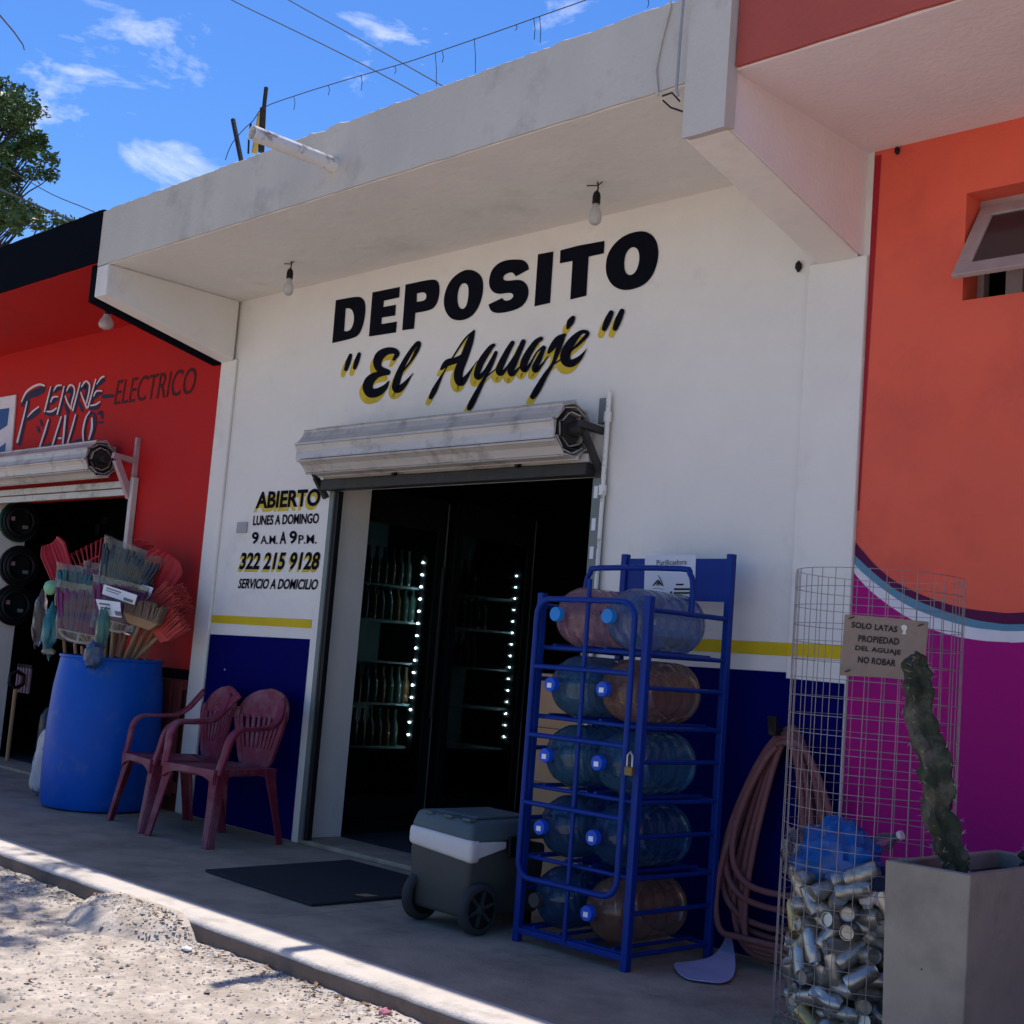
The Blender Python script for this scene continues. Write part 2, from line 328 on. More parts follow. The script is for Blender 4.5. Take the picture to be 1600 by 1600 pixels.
M_BARK = mat('grey_bark', (0.055, 0.05, 0.042), 0.9, 0.3, 8, 0.5, 30)
# ------------------------------------------------------------------ the setting
XL, XPL, XPR, XR = -7.92, -7.74, -3.24, -2.95
ZC, ZP, YO = 3.46, 3.835, -1.0
DX0, DX1, DZ = -6.565, -4.43, 2.16
KY = -1.74; ZS = -0.088

def axis(lo, hi, a, b, fine, n):
    o = []; x = a
    while x < b: o.append(x); x += fine
    o.append(b)
    return [lo+(a-lo)*(1-(1-i/n)**2.5) for i in range(n)]+o+[b+(hi-b)*((i+1)/n)**2.5 for i in range(n)]
def street_z(x, y):
    z = ZS + 0.011*noise.noise(Vector((x*1.3, y*1.3, 1))) + 0.010*noise.noise(Vector((x*6, y*6, 3))) + 0.008*noise.noise(Vector((x*17, y*17, 5))) + 0.004*noise.noise(Vector((x*36, y*36, 6)))
    d = ((x+5.28)/0.40)**2 + ((y+1.74)/0.30)**2
    m = max(0.0, 1-d)
    z += (0.105*m**0.6)*(1+0.25*noise.noise(Vector((x*11, y*11, 8))))
    k = max(0, 1-abs(y-KY)/0.18); z += 0.016*k*(0.6+noise.noise(Vector((x*4, 0, 2))))
    return min(z, 0.004)
xs = axis(-150, 120, -8.6, -2.4, 0.026, 14); ys = axis(-120, KY+0.05, -3.3, KY+0.02, 0.026, 14)[:-13]
mb = MB(); nx = len(xs)
mb.add([(x, y, street_z(x, y)) for y in ys for x in xs], [(j*nx+i, j*nx+i+1, (j+1)*nx+i+1, (j+1)*nx+i) for j in range(len(ys)-1) for i in range(nx-1)])
st = mb.build('street', M_STREET, smooth=True); tag(st, kind='structure')

# raised pavement: base, concrete slabs, kerb
sw = MB().box(-60, 25, KY+0.19, 5.2, -0.4, -0.02).build('sidewalk', M_CONC); tag(sw, kind='structure')
jx = gp(376, 1438).x
cuts = [-60, -30, -14.2, -11.2, -8.05, jx, jx+2.9, jx+5.6, 12, 25]
for a, b in zip(cuts, cuts[1:]):
    MB().box(a+0.003, b-0.003, KY+0.19, 0.15, -0.02, -0.0005).build('slab', M_CONC, sw, bevel=0.004)
mb = MB(); kx = axis(-60, 25, -9, -2.2, 0.05, 6)
prof = []
for x in kx:
    e = 0.008*noise.noise(Vector((x*3.1, 0, 0)))+0.006*noise.noise(Vector((x*11, 4, 0)))
    e2 = 0.006*noise.noise(Vector((x*8, 9, 0)))
    prof.append([(x, KY+0.186, -0.3), (x, KY+0.186, 0.001), (x, KY+0.022, 0.001+e2*.3), (x, KY+0.004+e, -0.006+e2*.4), (x, KY+e, -0.016), (x, KY+e*.5, -0.3)])
k = len(prof[0]); mb.add([p for q in prof for p in q], [(i*k+j, (i+1)*k+j, (i+1)*k+j+1, i*k+j+1) for i in range(len(prof)-1) for j in range(k-1)])
kb = mb.build('kerb', M_KERB, smooth=True); tag(kb, kind='structure')
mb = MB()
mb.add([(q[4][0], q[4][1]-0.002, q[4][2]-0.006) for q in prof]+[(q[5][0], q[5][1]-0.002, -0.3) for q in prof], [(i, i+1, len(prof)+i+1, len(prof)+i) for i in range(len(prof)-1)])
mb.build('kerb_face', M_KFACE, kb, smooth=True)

# ------------------------------------------------------------------ building helpers
def wall_open(mb, x0, x1, z0, z1, opens, y0, y1):
    X = sorted({x0, x1, *[o[0] for o in opens], *[o[1] for o in opens]}); Z = sorted({z0, z1, *[o[2] for o in opens], *[o[3] for o in opens]})
    hole = lambda a, b: any(o[0] <= a < o[1] and o[2] <= b < o[3] for o in opens)
    for i in range(len(X)-1):
        for j in range(len(Z)-1):
            a, b, c, d = X[i], X[i+1], Z[j], Z[j+1]
            if hole(a, c): continue
            mb.add([(a,y0,c),(b,y0,c),(b,y0,d),(a,y0,d)], [(0,1,2,3)]); mb.add([(a,y1,c),(b,y1,c),(b,y1,d),(a,y1,d)], [(3,2,1,0)])
            for (e, f, g, h, nb) in ((a,c,a,d,(i-1,j)), (b,c,b,d,(i+1,j)), (a,c,b,c,(i,j-1)), (a,d,b,d,(i,j+1))):
                p, q = nb
                if p < 0 or q < 0 or p >= len(X)-1 or q >= len(Z)-1 or hole(X[p], Z[q]):
                    mb.add([(e,y0,f),(g,y0,h),(g,y1,h),(e,y1,f)], [(0,1,2,3)])
    return mb
def room(x0, x1, y0, y1, z0, z1):
    mb = MB()
    mb.add([(x0,y0,z0),(x1,y0,z0),(x1,y1,z0),(x0,y1,z0),(x0,y0,z1),(x1,y0,z1),(x1,y1,z1),(x0,y1,z1)], [(0,1,2,3),(7,6,5,4),(1,5,6,2),(2,6,7,3),(3,7,4,0)])
    return mb
def rough_fascia(x0, x1, y0, y1, z0, z1, amp, step=0.04):
    mb = MB(); n = max(2, int((x1-x0)/step)); q = []
    for i in range(n+1):
        x = x0+(x1-x0)*i/n
        t = z1+amp*noise.noise(Vector((x*5, 1, 0)))+amp*0.7*noise.noise(Vector((x*17, 2, 0)))
        if -5.75 < x < -5.35 and amp: t += 0.016*math.sin((x+5.75)*31)*max(0, noise.noise(Vector((x*9, 7, 0)))+.5)
        bz = z0+0.5*amp*noise.noise(Vector((x*6, 5, 0)))
        q.append([(x,y0,bz),(x,y0,t-0.006),(x,y0+0.008,t),(x,y1,t+amp*0.5*noise.noise(Vector((x*9, 3, 0)))),(x,y1,z0+0.012)])
    k = 5; mb.add([p for r in q for p in r], [(i*k+j, i*k+j+1, (i+1)*k+j+1, (i+1)*k+j) for i in range(n) for j in range(k-1)]+[(i*k+4, i*k, (i+1)*k, (i+1)*k+4) for i in range(n)])
    mb.add([p for p in q[0]], [tuple(range(k))]); mb.add([p for p in q[-1]], [tuple(reversed(range(k)))])
    return mb
def beam(mb, x0, x1, zw, zf, y0=-0.02, y1=-0.96, zt=ZC):
    return mb.hexa([(x0,y1,zf),(x1,y1,zf),(x1,y0,zw),(x0,y0,zw)], [(x0,y1,zt-0.001),(x1,y1,zt-0.001),(x1,y0,zt-0.001),(x0,y0,zt-0.001)])

# ------------------------------------------------------------------ white shop in the middle
B = thing('shop_building', 'white drinks shop with blue dado, yellow stripe and navy DEPOSITO lettering', 'building', (-5.4, 0.0, 0))
wall_open(MB(), XL, XR, 0.0, ZC, [(DX0, DX1, 0.0, DZ)], 0.0, 0.31).build('wall', M_WHITE, B)
MB().box(XL, XPL, -0.022, -0.001, 0, 3.05).build('pilaster', M_WHITE, B, bevel=0.006)
MB().box(XPR, XR, -0.022, -0.001, 0, 3.0).build('pilaster', M_WHITE, B, bevel=0.006)
MB().box(XL, XR-0.036, YO+0.012, 5.0, ZC, ZC+0.12).build('canopy_slab', M_WHITE, B)
rough_fascia(XL, -3.17, YO, YO+0.14, ZC+0.004, ZP, 0.010).build('fascia', M_WHITE2, B)
beam(MB(), XL+0.002, XPL-0.03, 3.04, 3.26, y1=-1.001).build('bracket_beam', M_WHITE, B, bevel=0.008)
beam(MB(), XPR+0.05, XR-0.04, 2.99, 3.225, y1=-0.995).build('bracket_beam', M_WHITE, B, bevel=0.008)
mb = rough_fascia(-3.17, -2.970, YO-0.045, YO+0.02, 3.215, 4.7, 0.016, 0.015); mb.build('end_block', M_WHITE2, B)
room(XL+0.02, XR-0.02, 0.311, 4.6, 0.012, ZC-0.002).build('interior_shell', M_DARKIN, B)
MB().box(XL, XR, 4.6, 4.75, 0, ZC).build('rear_wall', M_WHITE2, B)
MB().box(DX0+0.002, DX1-0.002, -0.015, 0.30, 0.0, 0.028).build('threshold', M_CONC, B, bevel=0.006)
# painted bands, thin sheets just proud of the plaster
y = -0.003
zb0, zb1 = wp(330, 991).z, wp(502, 1000).z; zr = wp(1180, 1047).z
MB().add([(XPL+.002,y,0.002),(DX0-.075,y,0.002),(DX0-.075,y,zb1),(XPL+.002,y,zb0)], [(0,1,2,3)]).build('blue_dado', M_BLUEP, B)
MB().add([(DX1+.10,y,0.002),(XPR-.001,y,0.002),(XPR-.001,y,zr),(DX1+.10,y,zr-.01)], [(0,1,2,3)]).build('blue_dado', M_BLUEP, B)
MB().add([(XPR+.001,y-.022,0.002),(XR-.002,y-.022,0.002),(XR-.002,y-.022,zr-.03),(XPR+.001,y-.022,zr-.025)], [(0,1,2,3)]).build('blue_dado', M_BLUEP, B)
za, zb = wp(333, 961).z, wp(333, 973).z
MB().add([(XPL+.002,y,zb),(DX0-.075,y,zb+.004),(DX0-.075,y,za+.006),(XPL+.002,y,za)], [(0,1,2,3)]).build('yellow_stripe', M_YEL, B)
za, zb = wp(1311, 1009).z, wp(1311, 1030).z
MB().add([(DX1+.10,y,zb-.006),(XPR-.001,y,zb),(XPR-.001,y,za),(DX1+.10,y,za-.004)], [(0,1,2,3)]).build('yellow_stripe', M_YEL, B)
MB().add([(XPR+.001,y-.022,zb),(XR-.002,y-.022,zb),(XR-.002,y-.022,za+.002),(XPR+.001,y-.022,za)], [(0,1,2,3)]).build('yellow_stripe', M_YEL, B)
# lettering
A = Px(510, 400, 6.1538); Bq = Px(760, 350, 5.714); Cq = Px(520, 520, 7.2727); Dq = Px(720, 470, 5.926); Eq = Px(360, 750, 8.8875)
dep = [
 (A, [[(90,425,1),(290,388),(345,400),(375,450),(376,540),(355,660),(320,750),(265,790),(55,838,1)], [(185,505,1),(215,500),(250,520),(266,580),(262,640),(240,700),(205,724),(170,722,1)]]),
 (A, [[(442,350,1),(706,297,1),(700,398,1),(552,430,1),(548,490,1),(668,468,1),(660,572,1),(532,592,1),(528,655,1),(678,630,1),(668,735,1),(408,775,1)]]),
 (A, [[(760,275,1),(1010,222),(1070,235),(1090,300),(1082,400),(1052,480),(1000,522),(855,548,1),(842,698,1),(728,715,1)], [(870,360,1),(930,346),(962,365),(958,412),(930,432),(868,440,1)]]),
 (A, [[(1360,128),(1440,145),(1500,205),(1510,300),(1492,420),(1440,535),(1370,600),(1280,624),(1195,605),(1140,530),(1124,430),(1148,315),(1205,215),(1290,150)], [(1330,258),(1362,280),(1368,360),(1352,465),(1325,505),(1298,512),(1268,482),(1258,410),(1268,325),(1295,270)]]),
 (Bq, [[(250,316),(325,318),(370,355),(380,405,1),(262,468,1),(235,430),(190,436),(150,465),(152,500),(190,508),(300,494),(355,528),(380,590),(368,665),(330,725),(270,763),(180,788),(100,797),(50,785),(28,755),(18,718,1),(140,660,1),(160,684),(200,684),(240,655),(238,625),(205,612),(110,628),(55,607),(25,560),(22,490),(48,405),(110,346),(180,321)]]),
 (Bq, [[(460,270,1),(598,245,1),(568,705,1),(428,735,1)]]),
 (Bq, [[(660,235,1),(820,193,1),(1055,150,1),(1048,262,1),(912,292,1),(892,640,1),(748,675,1),(768,330,1),(655,352,1)]]),
 (Bq, [[(1380,58),(1465,82),(1520,148),(1539,250),(1524,362),(1478,474),(1400,550),(1300,586),(1208,592),(1125,552),(1075,472),(1062,380),(1080,268),(1148,165),(1250,90)], [(1320,203),(1358,232),(1368,310),(1347,402),(1312,448),(1275,459),(1238,432),(1228,350),(1242,267),(1278,216)]]),
]
for px, loops in dep:
    MB().sheet([[wp(*px(*p), -0.003) for p in chaikin(l)] for l in loops]).build('letter', M_NAVY, B)
scr1 = [[(200,255,40),(175,330,55),(148,415,44)], [(300,240,40),(272,320,55),(247,398,42)],
 [(690,305,30),(728,240,62),(690,205,70),(610,210,85),(535,260,105),(505,340,95),(530,410,80),(620,448,70)],
 [(615,462,40),(510,475,70),(430,530,105),(395,610,115),(425,680,110),(510,675,95),(590,620,62),(636,550,14)],
 [(798,435,16),(880,330,24),(955,205,42),(985,125,36),(955,122,42),(870,235,50),(780,400,66),(722,560,82),(712,630,78),(748,642,78),(812,588,55),(872,512,24),(908,462,8)],
 [(1606,-25,18),(1500,70,20),(1380,250,18),(1270,430,14),(1205,550,40),(1150,660,62),(1112,735,46)],
 [(1600,-15,30),(1560,90,75),(1500,260,88),(1432,430,100),(1428,530,98),(1462,562,84),(1522,496,46),(1592,388,14),(1640,320,8)],
 [(1232,410,30),(1300,342,78),(1400,312,70),(1490,264,60),(1545,236,20)]]
scr2 = [[(305,410,32),(270,440,46),(190,560,62),(148,675,56),(166,708,50),(212,665,30),(270,570,22),(322,485,34)],
 [(325,478,30),(280,600,30),(220,715,30),(150,850,48),(92,965,56),(76,995,42)], [(215,722,14),(300,650,10),(345,615,8)],
 [(478,388,40),(430,470,52),(372,590,62),(352,650,60),(374,672,46),(422,625,25),(490,520,14),(560,415,20)],
 [(578,378,46),(530,490,52),(482,600,58),(458,655,56),(478,680,42),(525,635,20),(568,590,8)],
 [(742,350,40),(690,390,52),(612,510,66),(578,605,66),(594,638,50),(634,598,25),(700,480,14),(765,425,26)],
 [(772,432,32),(722,540,52),(684,622,56),(700,642,42),(752,588,20),(805,515,8)],
 [(962,315,28),(900,355,58),(838,440,52),(812,480,22)], [(955,318,30),(902,450,50),(852,580,28),(782,690,46),(702,830,62),(664,888,48)], [(848,592,14),(930,540,12)],
 [(1038,158,42),(1012,200,62),(988,252,26)],
 [(1010,470,14),(1100,390,30),(1168,315,36),(1160,288,34),(1108,295,42),(1030,372,72),(972,480,92),(972,552,92),(1022,578,72),(1092,538,46),(1142,478,16),(1162,446,6)],
 [(1392,110,46),(1360,180,60),(1328,258,48)], [(1492,95,46),(1460,170,60),(1428,255,48)]]
sh = MB(); strokes(sh, scr1, Cq, -0.0022, (-5.0, 9.5), 2, 0.00006); strokes(sh, scr2, Dq, -0.0026, (-6.0, 10.5), 2, 0.00006); sh.build('script_shadow', M_LYEL, B)
fr_ = MB(); strokes(fr_, scr1, Cq, -0.0045, dy=0.00012); strokes(fr_, scr2, Dq, -0.006, dy=0.00012); fr_.build('script_lettering', M_NAVY, B)
def ehours(s, bl, br, tl, off=0.02, shadow=None, sp=1.0):
    if shadow:
        m = MB(); wall_text(m, s, Eq(*bl), Eq(*br), Eq(*tl), -0.0022, off, shadow, sp); m.build('letter_shadow', M_LYEL, B)
    m = MB(); wall_text(m, s, Eq(*bl), Eq(*br), Eq(*tl), -0.004, off, (0, 0), sp); m.build('painted_line', M_NAVY, B)
ehours('ABIERTO', (345,400), (1235,362), (372,165), 0.035, (-3, 6))
ehours('LUNES A DOMINGO', (308,632), (1220,604), (322,495), 0.028)
m = MB()
for s, bl, br, tl in (('9',(292,890),(385,890),(302,722)), ('A.M.',(415,890),(650,890),(422,772)), ('A',(680,888),(770,888),(690,718)), ('9',(813,888),(918,888),(822,706)), ('P.M.',(940,888),(1195,885),(946,765))):
    wall_text(m, s, Eq(*bl), Eq(*br), Eq(*tl), -0.004, 0.03 if len(s) == 1 else 0.012)
m.build('painted_line', M_NAVY, B)
ehours('322 215 9128', (115,1245), (1215,1252), (158,1008), 0.03, (-2.2, 4))
ehours('SERVICIO A DOMICILIO', (100,1506), (1195,1525), (130,1368), 0.026)
# small grey switch plate, wall anchor, paint nicks
a = wp(371, 833); b = wp(388, 816); MB().box(a.x, b.x, -0.012, -0.001, a.z, b.z).build('wall_plate', mat('grey_wall_plate', (0.36,0.35,0.34), 0.6), B, bevel=0.002)
c = wp(1250, 416); MB().lathe([(0.004,-0.03),(0.016,-0.012),(0.014,0.008),(0.003,0.022)], 8, Matrix.Translation((c.x, -0.012, c.z))).build('wall_anchor', M_BLK, B, smooth=True)
# cable running down the end block
P = [wp(1071, -40, -1.056), wp(1068, 0, -1.056), wp(1062, 70, -1.056), wp(1057, 140, -1.056), wp(1060, 150, -1.05)]
MB().tube(P, 0.006, 6).build('cable', M_WIREL, B, smooth=True)
P = [wp(1054, -40, -1.008), wp(1047, 10, -1.008), wp(1032, 70, -1.008), wp(1024, 110, -1.008), wp(1028, 150, -1.006)]
MB().tube(P, 0.005, 6).build('cable', M_WHITE2, B, smooth=True)
P = [wp(1035, 150, -1.006), wp(1050, 145, -1.01), wp(1062, 158, -1.03)]; MB().tube(P, 0.004, 6).build('cable', M_CABLE, B, smooth=True)
P = [wp(1036, 157, -1.003), wp(1048, 168, -1.0), wp(1066, 174, -1.02)]; MB().tube(P, 0.004, 6).build('cable', M_CABLE, B, smooth=True)

# ------------------------------------------------------------------ red hardware shop on the left
R_ = thing('hardware_shop', 'red painted hardware shop with black fascia beside the white shop', 'building', (-10.5, 0.0, 0))
LX1 = wp(203, 860).x-0.02; LX0 = wp(47, 775, 0.30).x; LZ = wp(190, 770).z+0.02
wall_open(MB(), -16.0, XL-0.002, 0.0, 3.50, [(LX0, LX1, 0.0, LZ)], 0.0, 0.30).build('wall', M_RED, R_)
MB().box(-16.0, XL-0.002, YO+0.010, 5.0, 3.485, 3.60).build('canopy_slab', M_RED, R_)
rough_fascia(-16.0, XL-0.002, YO-0.006, YO+0.14, 3.49, ZP+0.01, 0.006, 0.06).build('fascia', M_BLACKP, R_)
beam(MB(), XL-0.10, XL-0.003, 3.03, 3.245, y1=-0.985, zt=3.485).build('bracket_beam', M_BLACKP, R_)
MB().box(LX0-0.004, LX0+0.006, 0.004, 0.298, 0.0, LZ).build('white_reveal', M_WHITE, R_)
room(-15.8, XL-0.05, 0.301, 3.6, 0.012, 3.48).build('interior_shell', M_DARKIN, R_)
zk = wp(270, 1044).z; MB().box(LX1+0.02, XL-0.003, -0.005, -0.001, zk-0.075, zk).build('black_band', M_BLACKP, R_)
MB().box(LX1+0.02, XL-0.003, -0.004, -0.001, 0.0, zk-0.076).build('lower_dado', mat('dark_maroon_paint', (0.10,0.022,0.022), 0.7), R_)
G = Px(0, 560, 8.889)
wf = [[(300,600,16),(360,475,26),(450,400,30),(550,362,28),(612,378,26)], [(375,600,16),(340,760,20),(240,1160,28)], [(385,810,14),(450,740,22),(535,672,18)],
 [(705,392,14),(660,570,20),(618,740,20)], [(745,450,14),(790,382,24),(850,372,20)], [(705,605,16),(735,540,22),(802,530,18)], [(655,738,20),(720,735,26),(782,690,18)],
 [(890,390,16),(850,560,20),(795,772,22)], [(925,450,16),(970,372,24),(1025,395,22),(1032,480,20),(1000,600,18),(985,690,16)], [(905,522,16),(940,620,22),(988,700,20)],
 [(1112,340,16),(1065,520,20),(1010,722,22)], [(1130,395,16),(1190,318,24),(1242,365,22),(1232,480,20),(1200,620,18)], [(1120,470,16),(1165,590,22),(1205,690,20)],
 [(1330,290,16),(1280,470,20),(1222,680,22)], [(1345,355,14),(1400,275,22),(1442,250,22)], [(1300,525,14),(1340,455,22),(1412,452,18)], [(1258,655,20),(1330,640,24),(1388,600,16)],
 [(670,850,18),(615,1030,24),(550,1235,24)], [(850,812,18),(790,1000,22),(725,1212,24)], [(908,800,24),(890,990,26),(870,1200,24)], [(1050,780,16),(1000,960,22),(932,1195,24)],
 [(1245,738,16),(1190,830,22),(1152,1000,24),(1158,1160,24)], [(1275,830,20),(1275,970,32),(1235,1120,22)], [(815,1110,24),(848,1108,26)]]
ns = [[(310,650,46),(400,525,74),(500,480,105),(590,430,84)], [(395,600,44),(352,820,46),(265,1195,52)], [(390,850,40),(460,790,72),(530,730,68)],
 [(725,410,36),(680,590,46),(640,760,50)], [(760,470,36),(800,420,60),(845,420,40)], [(720,630,36),(752,580,56),(800,570,30)], [(640,770,40),(720,780,56),(780,740,36)],
 [(905,410,36),(865,580,44),(815,780,40)], [(945,470,40),(985,440,60),(1000,500,50),(970,590,40)], [(905,640,36),(935,730,44),(945,770,34)],
 [(1125,360,36),(1080,540,46),(1030,735,42)], [(1155,420,40),(1200,380,60),(1208,470,50),(1175,560,40)], [(1100,620,36),(1130,690,42),(1142,730,34)],
 [(1340,320,34),(1300,490,44),(1240,690,44)], [(1350,380,36),(1400,330,60),(1440,300,44)], [(1310,550,36),(1350,500,56),(1405,490,36)], [(1240,690,44),(1320,690,56),(1375,650,36)],
 [(1435,532,50),(1555,520,50)], [(690,850,26),(640,1030,34),(570,1225,34),(712,1180,30)], [(868,830,22),(812,1000,30),(745,1200,30)], [(935,800,24),(915,990,30),(895,1195,28)],
 [(1066,790,26),(1020,970,32),(960,1180,34),(1112,1130,40)], [(1260,750,30),(1205,850,34),(1172,1000,34),(1180,1140,34),(1240,1150,36),(1300,1000,40),(1318,830,36),(1285,760,30)],
 [(560,862,28),(582,930,32)], [(515,950,28),(538,1020,32)], [(1365,770,34),(1400,740,34),(1415,830,30)], [(1365,890,34),(1410,890,34)]]
m = MB(); strokes(m, ns, G, -0.003, dy=0.00008); m.build('letter_shadow', M_LBLUE, R_)
m = MB(); strokes(m, wf, G, -0.007, dy=0.00008); m.build('painted_lettering', M_LWHITE, R_)
m = MB(); wall_text(m, 'ELECTRICO', (177.5, 633), (302, 615), (184, 594), -0.004, -0.004); m.build('painted_lettering', M_MAROON, R_)
# picture panel at the left edge
def ppoly(pts, Y): return [wp(*G(*p), Y) for p in pts]
m = MB().prism(ppoly([(-900,700),(238,508),(175,1310),(-900,1440)], -0.003), (0, -0.012, 0)); pn = m.build('sign_board', M_LWHITE, R_)
MB().sheet([ppoly([(-700,800),(130,688),(100,930),(0,1000),(-300,1180),(-700,1250)], -0.0165)]).build('blue_print', mat('blue_print', (0.012,0.07,0.24), 0.5), pn)
MB().sheet([ppoly([(-300,1330),(0,1232),(80,1170),(70,1300),(-300,1390)], -0.0165)]).build('blue_print', MATS['blue_print'], pn)

# ------------------------------------------------------------------ orange and purple building on the right
O_ = thing('orange_building', 'orange and purple building with a curved painted band and small awning window', 'building', (0.5, 0.0, 0))
WX0, WX1, WZ0, WZ1 = -2.52, -1.62, 2.742, 3.19
wall_open(MB(), XR+0.002, 6.0, 0.0, ZC, [(WX0, WX1, WZ0, WZ1)], 0.0, 0.22).build('wall', M_ORANGE, O_)
MB().box(XR-0.034, 6.0, YO+0.014, 5.0, ZC-.001, ZC+0.12).build('canopy_slab', M_PINK, O_)
rough_fascia(-2.964, 6.0, YO-0.004, YO+0.16, ZC+0.006, 4.9, 0.012, 0.02).build('fascia', M_CORAL, O_)
beam(MB(), XR-0.037, XR-0.031, 3.0, 3.228, y0=-0.001, y1=-0.985).build('pink_beam_side', M_PINK, O_)
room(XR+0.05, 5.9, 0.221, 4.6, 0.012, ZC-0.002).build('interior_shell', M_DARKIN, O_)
H = Px(1180, 840, 3.81)
c1 = [(583,15),(640,80),(720,170),(840,265),(1000,345),(1200,410),(1400,440),(1600,445),(2200,380)]
c2 = [(583,95),(640,150),(700,205),(800,285),(900,345),(1050,410),(1250,475),(1400,505),(1600,515),(2200,470)]
c3 = [(580,140),(620,190),(700,260),(800,335),(900,400),(1050,465),(1250,525),(1400,548),(1600,556),(2200,515)]
c4 = [(577,195),(640,270),(720,345),(850,440),(950,497),(1050,545),(1200,588),(1350,613),(1500,622),(1600,622),(2200,585)]
def wcurve(c):
    P = [wp(*H(*p), -0.003) for p in catmull(c, 6)]
    P = [p for p in P if p.x > XR+0.004]; P.insert(0, Vector((XR+0.003, -0.003, P[0].z+(P[0].x-XR)*1.2))); P.append(Vector((6.0, -0.003, P[-1].z+0.5))); return P
K1, K2, K3, K4 = map(wcurve, (c1, c2, c3, c4))
MB().sheet([K1+K2[::-1]]).build('plum_band', M_PLUM, O_); MB().sheet([K2+K3[::-1]]).build('steel_blue_band', M_TEAL, O_)
MB().sheet([K3+K4[::-1]]).build('white_band', M_LWHITE, O_)
MB().sheet([K4+[Vector((6.0,-0.003,0.002)), Vector((XR+0.003,-0.003,0.002))]]).build('purple_dado', M_PURPLE, O_)
MB().add([(XR+.003,-.002,1.9),(XR+.012,-.002,1.9),(XR+.034,-.002,ZC-.02),(XR+.003,-.002,ZC-.02)], [(0,1,2,3)]).build('dark_red_edge', M_DRED, O_)
# awning window
wn = MB(); fy = 0.12
for a, b, c, d in ((WX0, WX1, WZ1-0.05, WZ1), (WX0, WX1, WZ0, WZ0+0.02), (WX0, WX0+0.03, WZ0+.02, WZ1-.05), (WX1-0.03, WX1, WZ0+.02, WZ1-.05)): wn.box(a+.001, b-.001, fy, fy+0.05, c, d)
M_ALF = mat('dusty_aluminium_frame', (0.42, 0.34, 0.33), 0.5, 0.15, 12, metal=0.3)
win = wn.build('window', M_ALF, O_)
MB().box(WX0+0.12, WX0+0.19, fy+0.005, fy+0.04, WZ0+.02, WZ1-.05).build('mullion', M_ALF, win)
h0 = Vector((0, fy-0.005, WZ1-0.045)); h1 = Vector((0, -0.115, WZ0+0.055))
def onp(u, v, o=0): p = h0.lerp(h1, v); n_ = Vector((0, -(h0.z-h1.z), (h0.y-h1.y))).normalized(); return Vector((WX0+0.015+(WX1-WX0-0.03)*u, p.y, p.z))-n_*(-o)
sa = MB()
for u0_, u1_, v0_, v1_ in ((0,1,0,.14), (0,1,.84,1), (0,.075,.14,.84), (.925,1,.14,.84)):
    sa.hexa([onp(u0_,v0_),onp(u1_,v0_),onp(u1_,v1_),onp(u0_,v1_)], [onp(u0_,v0_,.022),onp(u1_,v0_,.022),onp(u1_,v1_,.022),onp(u0_,v1_,.022)])
sash = sa.build('sash', M_ALF, O_, bevel=0.003)
MB().hexa([onp(.07,.13,.008),onp(.93,.13,.008),onp(.93,.85,.008),onp(.07,.85,.008)], [onp(.07,.13,.013),onp(.93,.13,.013),onp(.93,.85,.013),onp(.07,.85,.013)]).build('pane', mat('smoked_glass', (0.035,0.026,0.028), 0.12, 0.05, 3, spec=0.6), sash)
c = wp(1404, 232); MB().lathe([(0.003,-0.02),(0.012,-0.008),(0.011,0.006),(0.003,0.014)], 8, Matrix.Translation((c.x, -0.01, c.z-0.01))).build('wall_anchor', M_BLK, O_, smooth=True)
MB().box(LX0+0.008, LX1-0.002, -0.010, 0.30, -0.05, 0.02).build('threshold', M_CONC, R_)
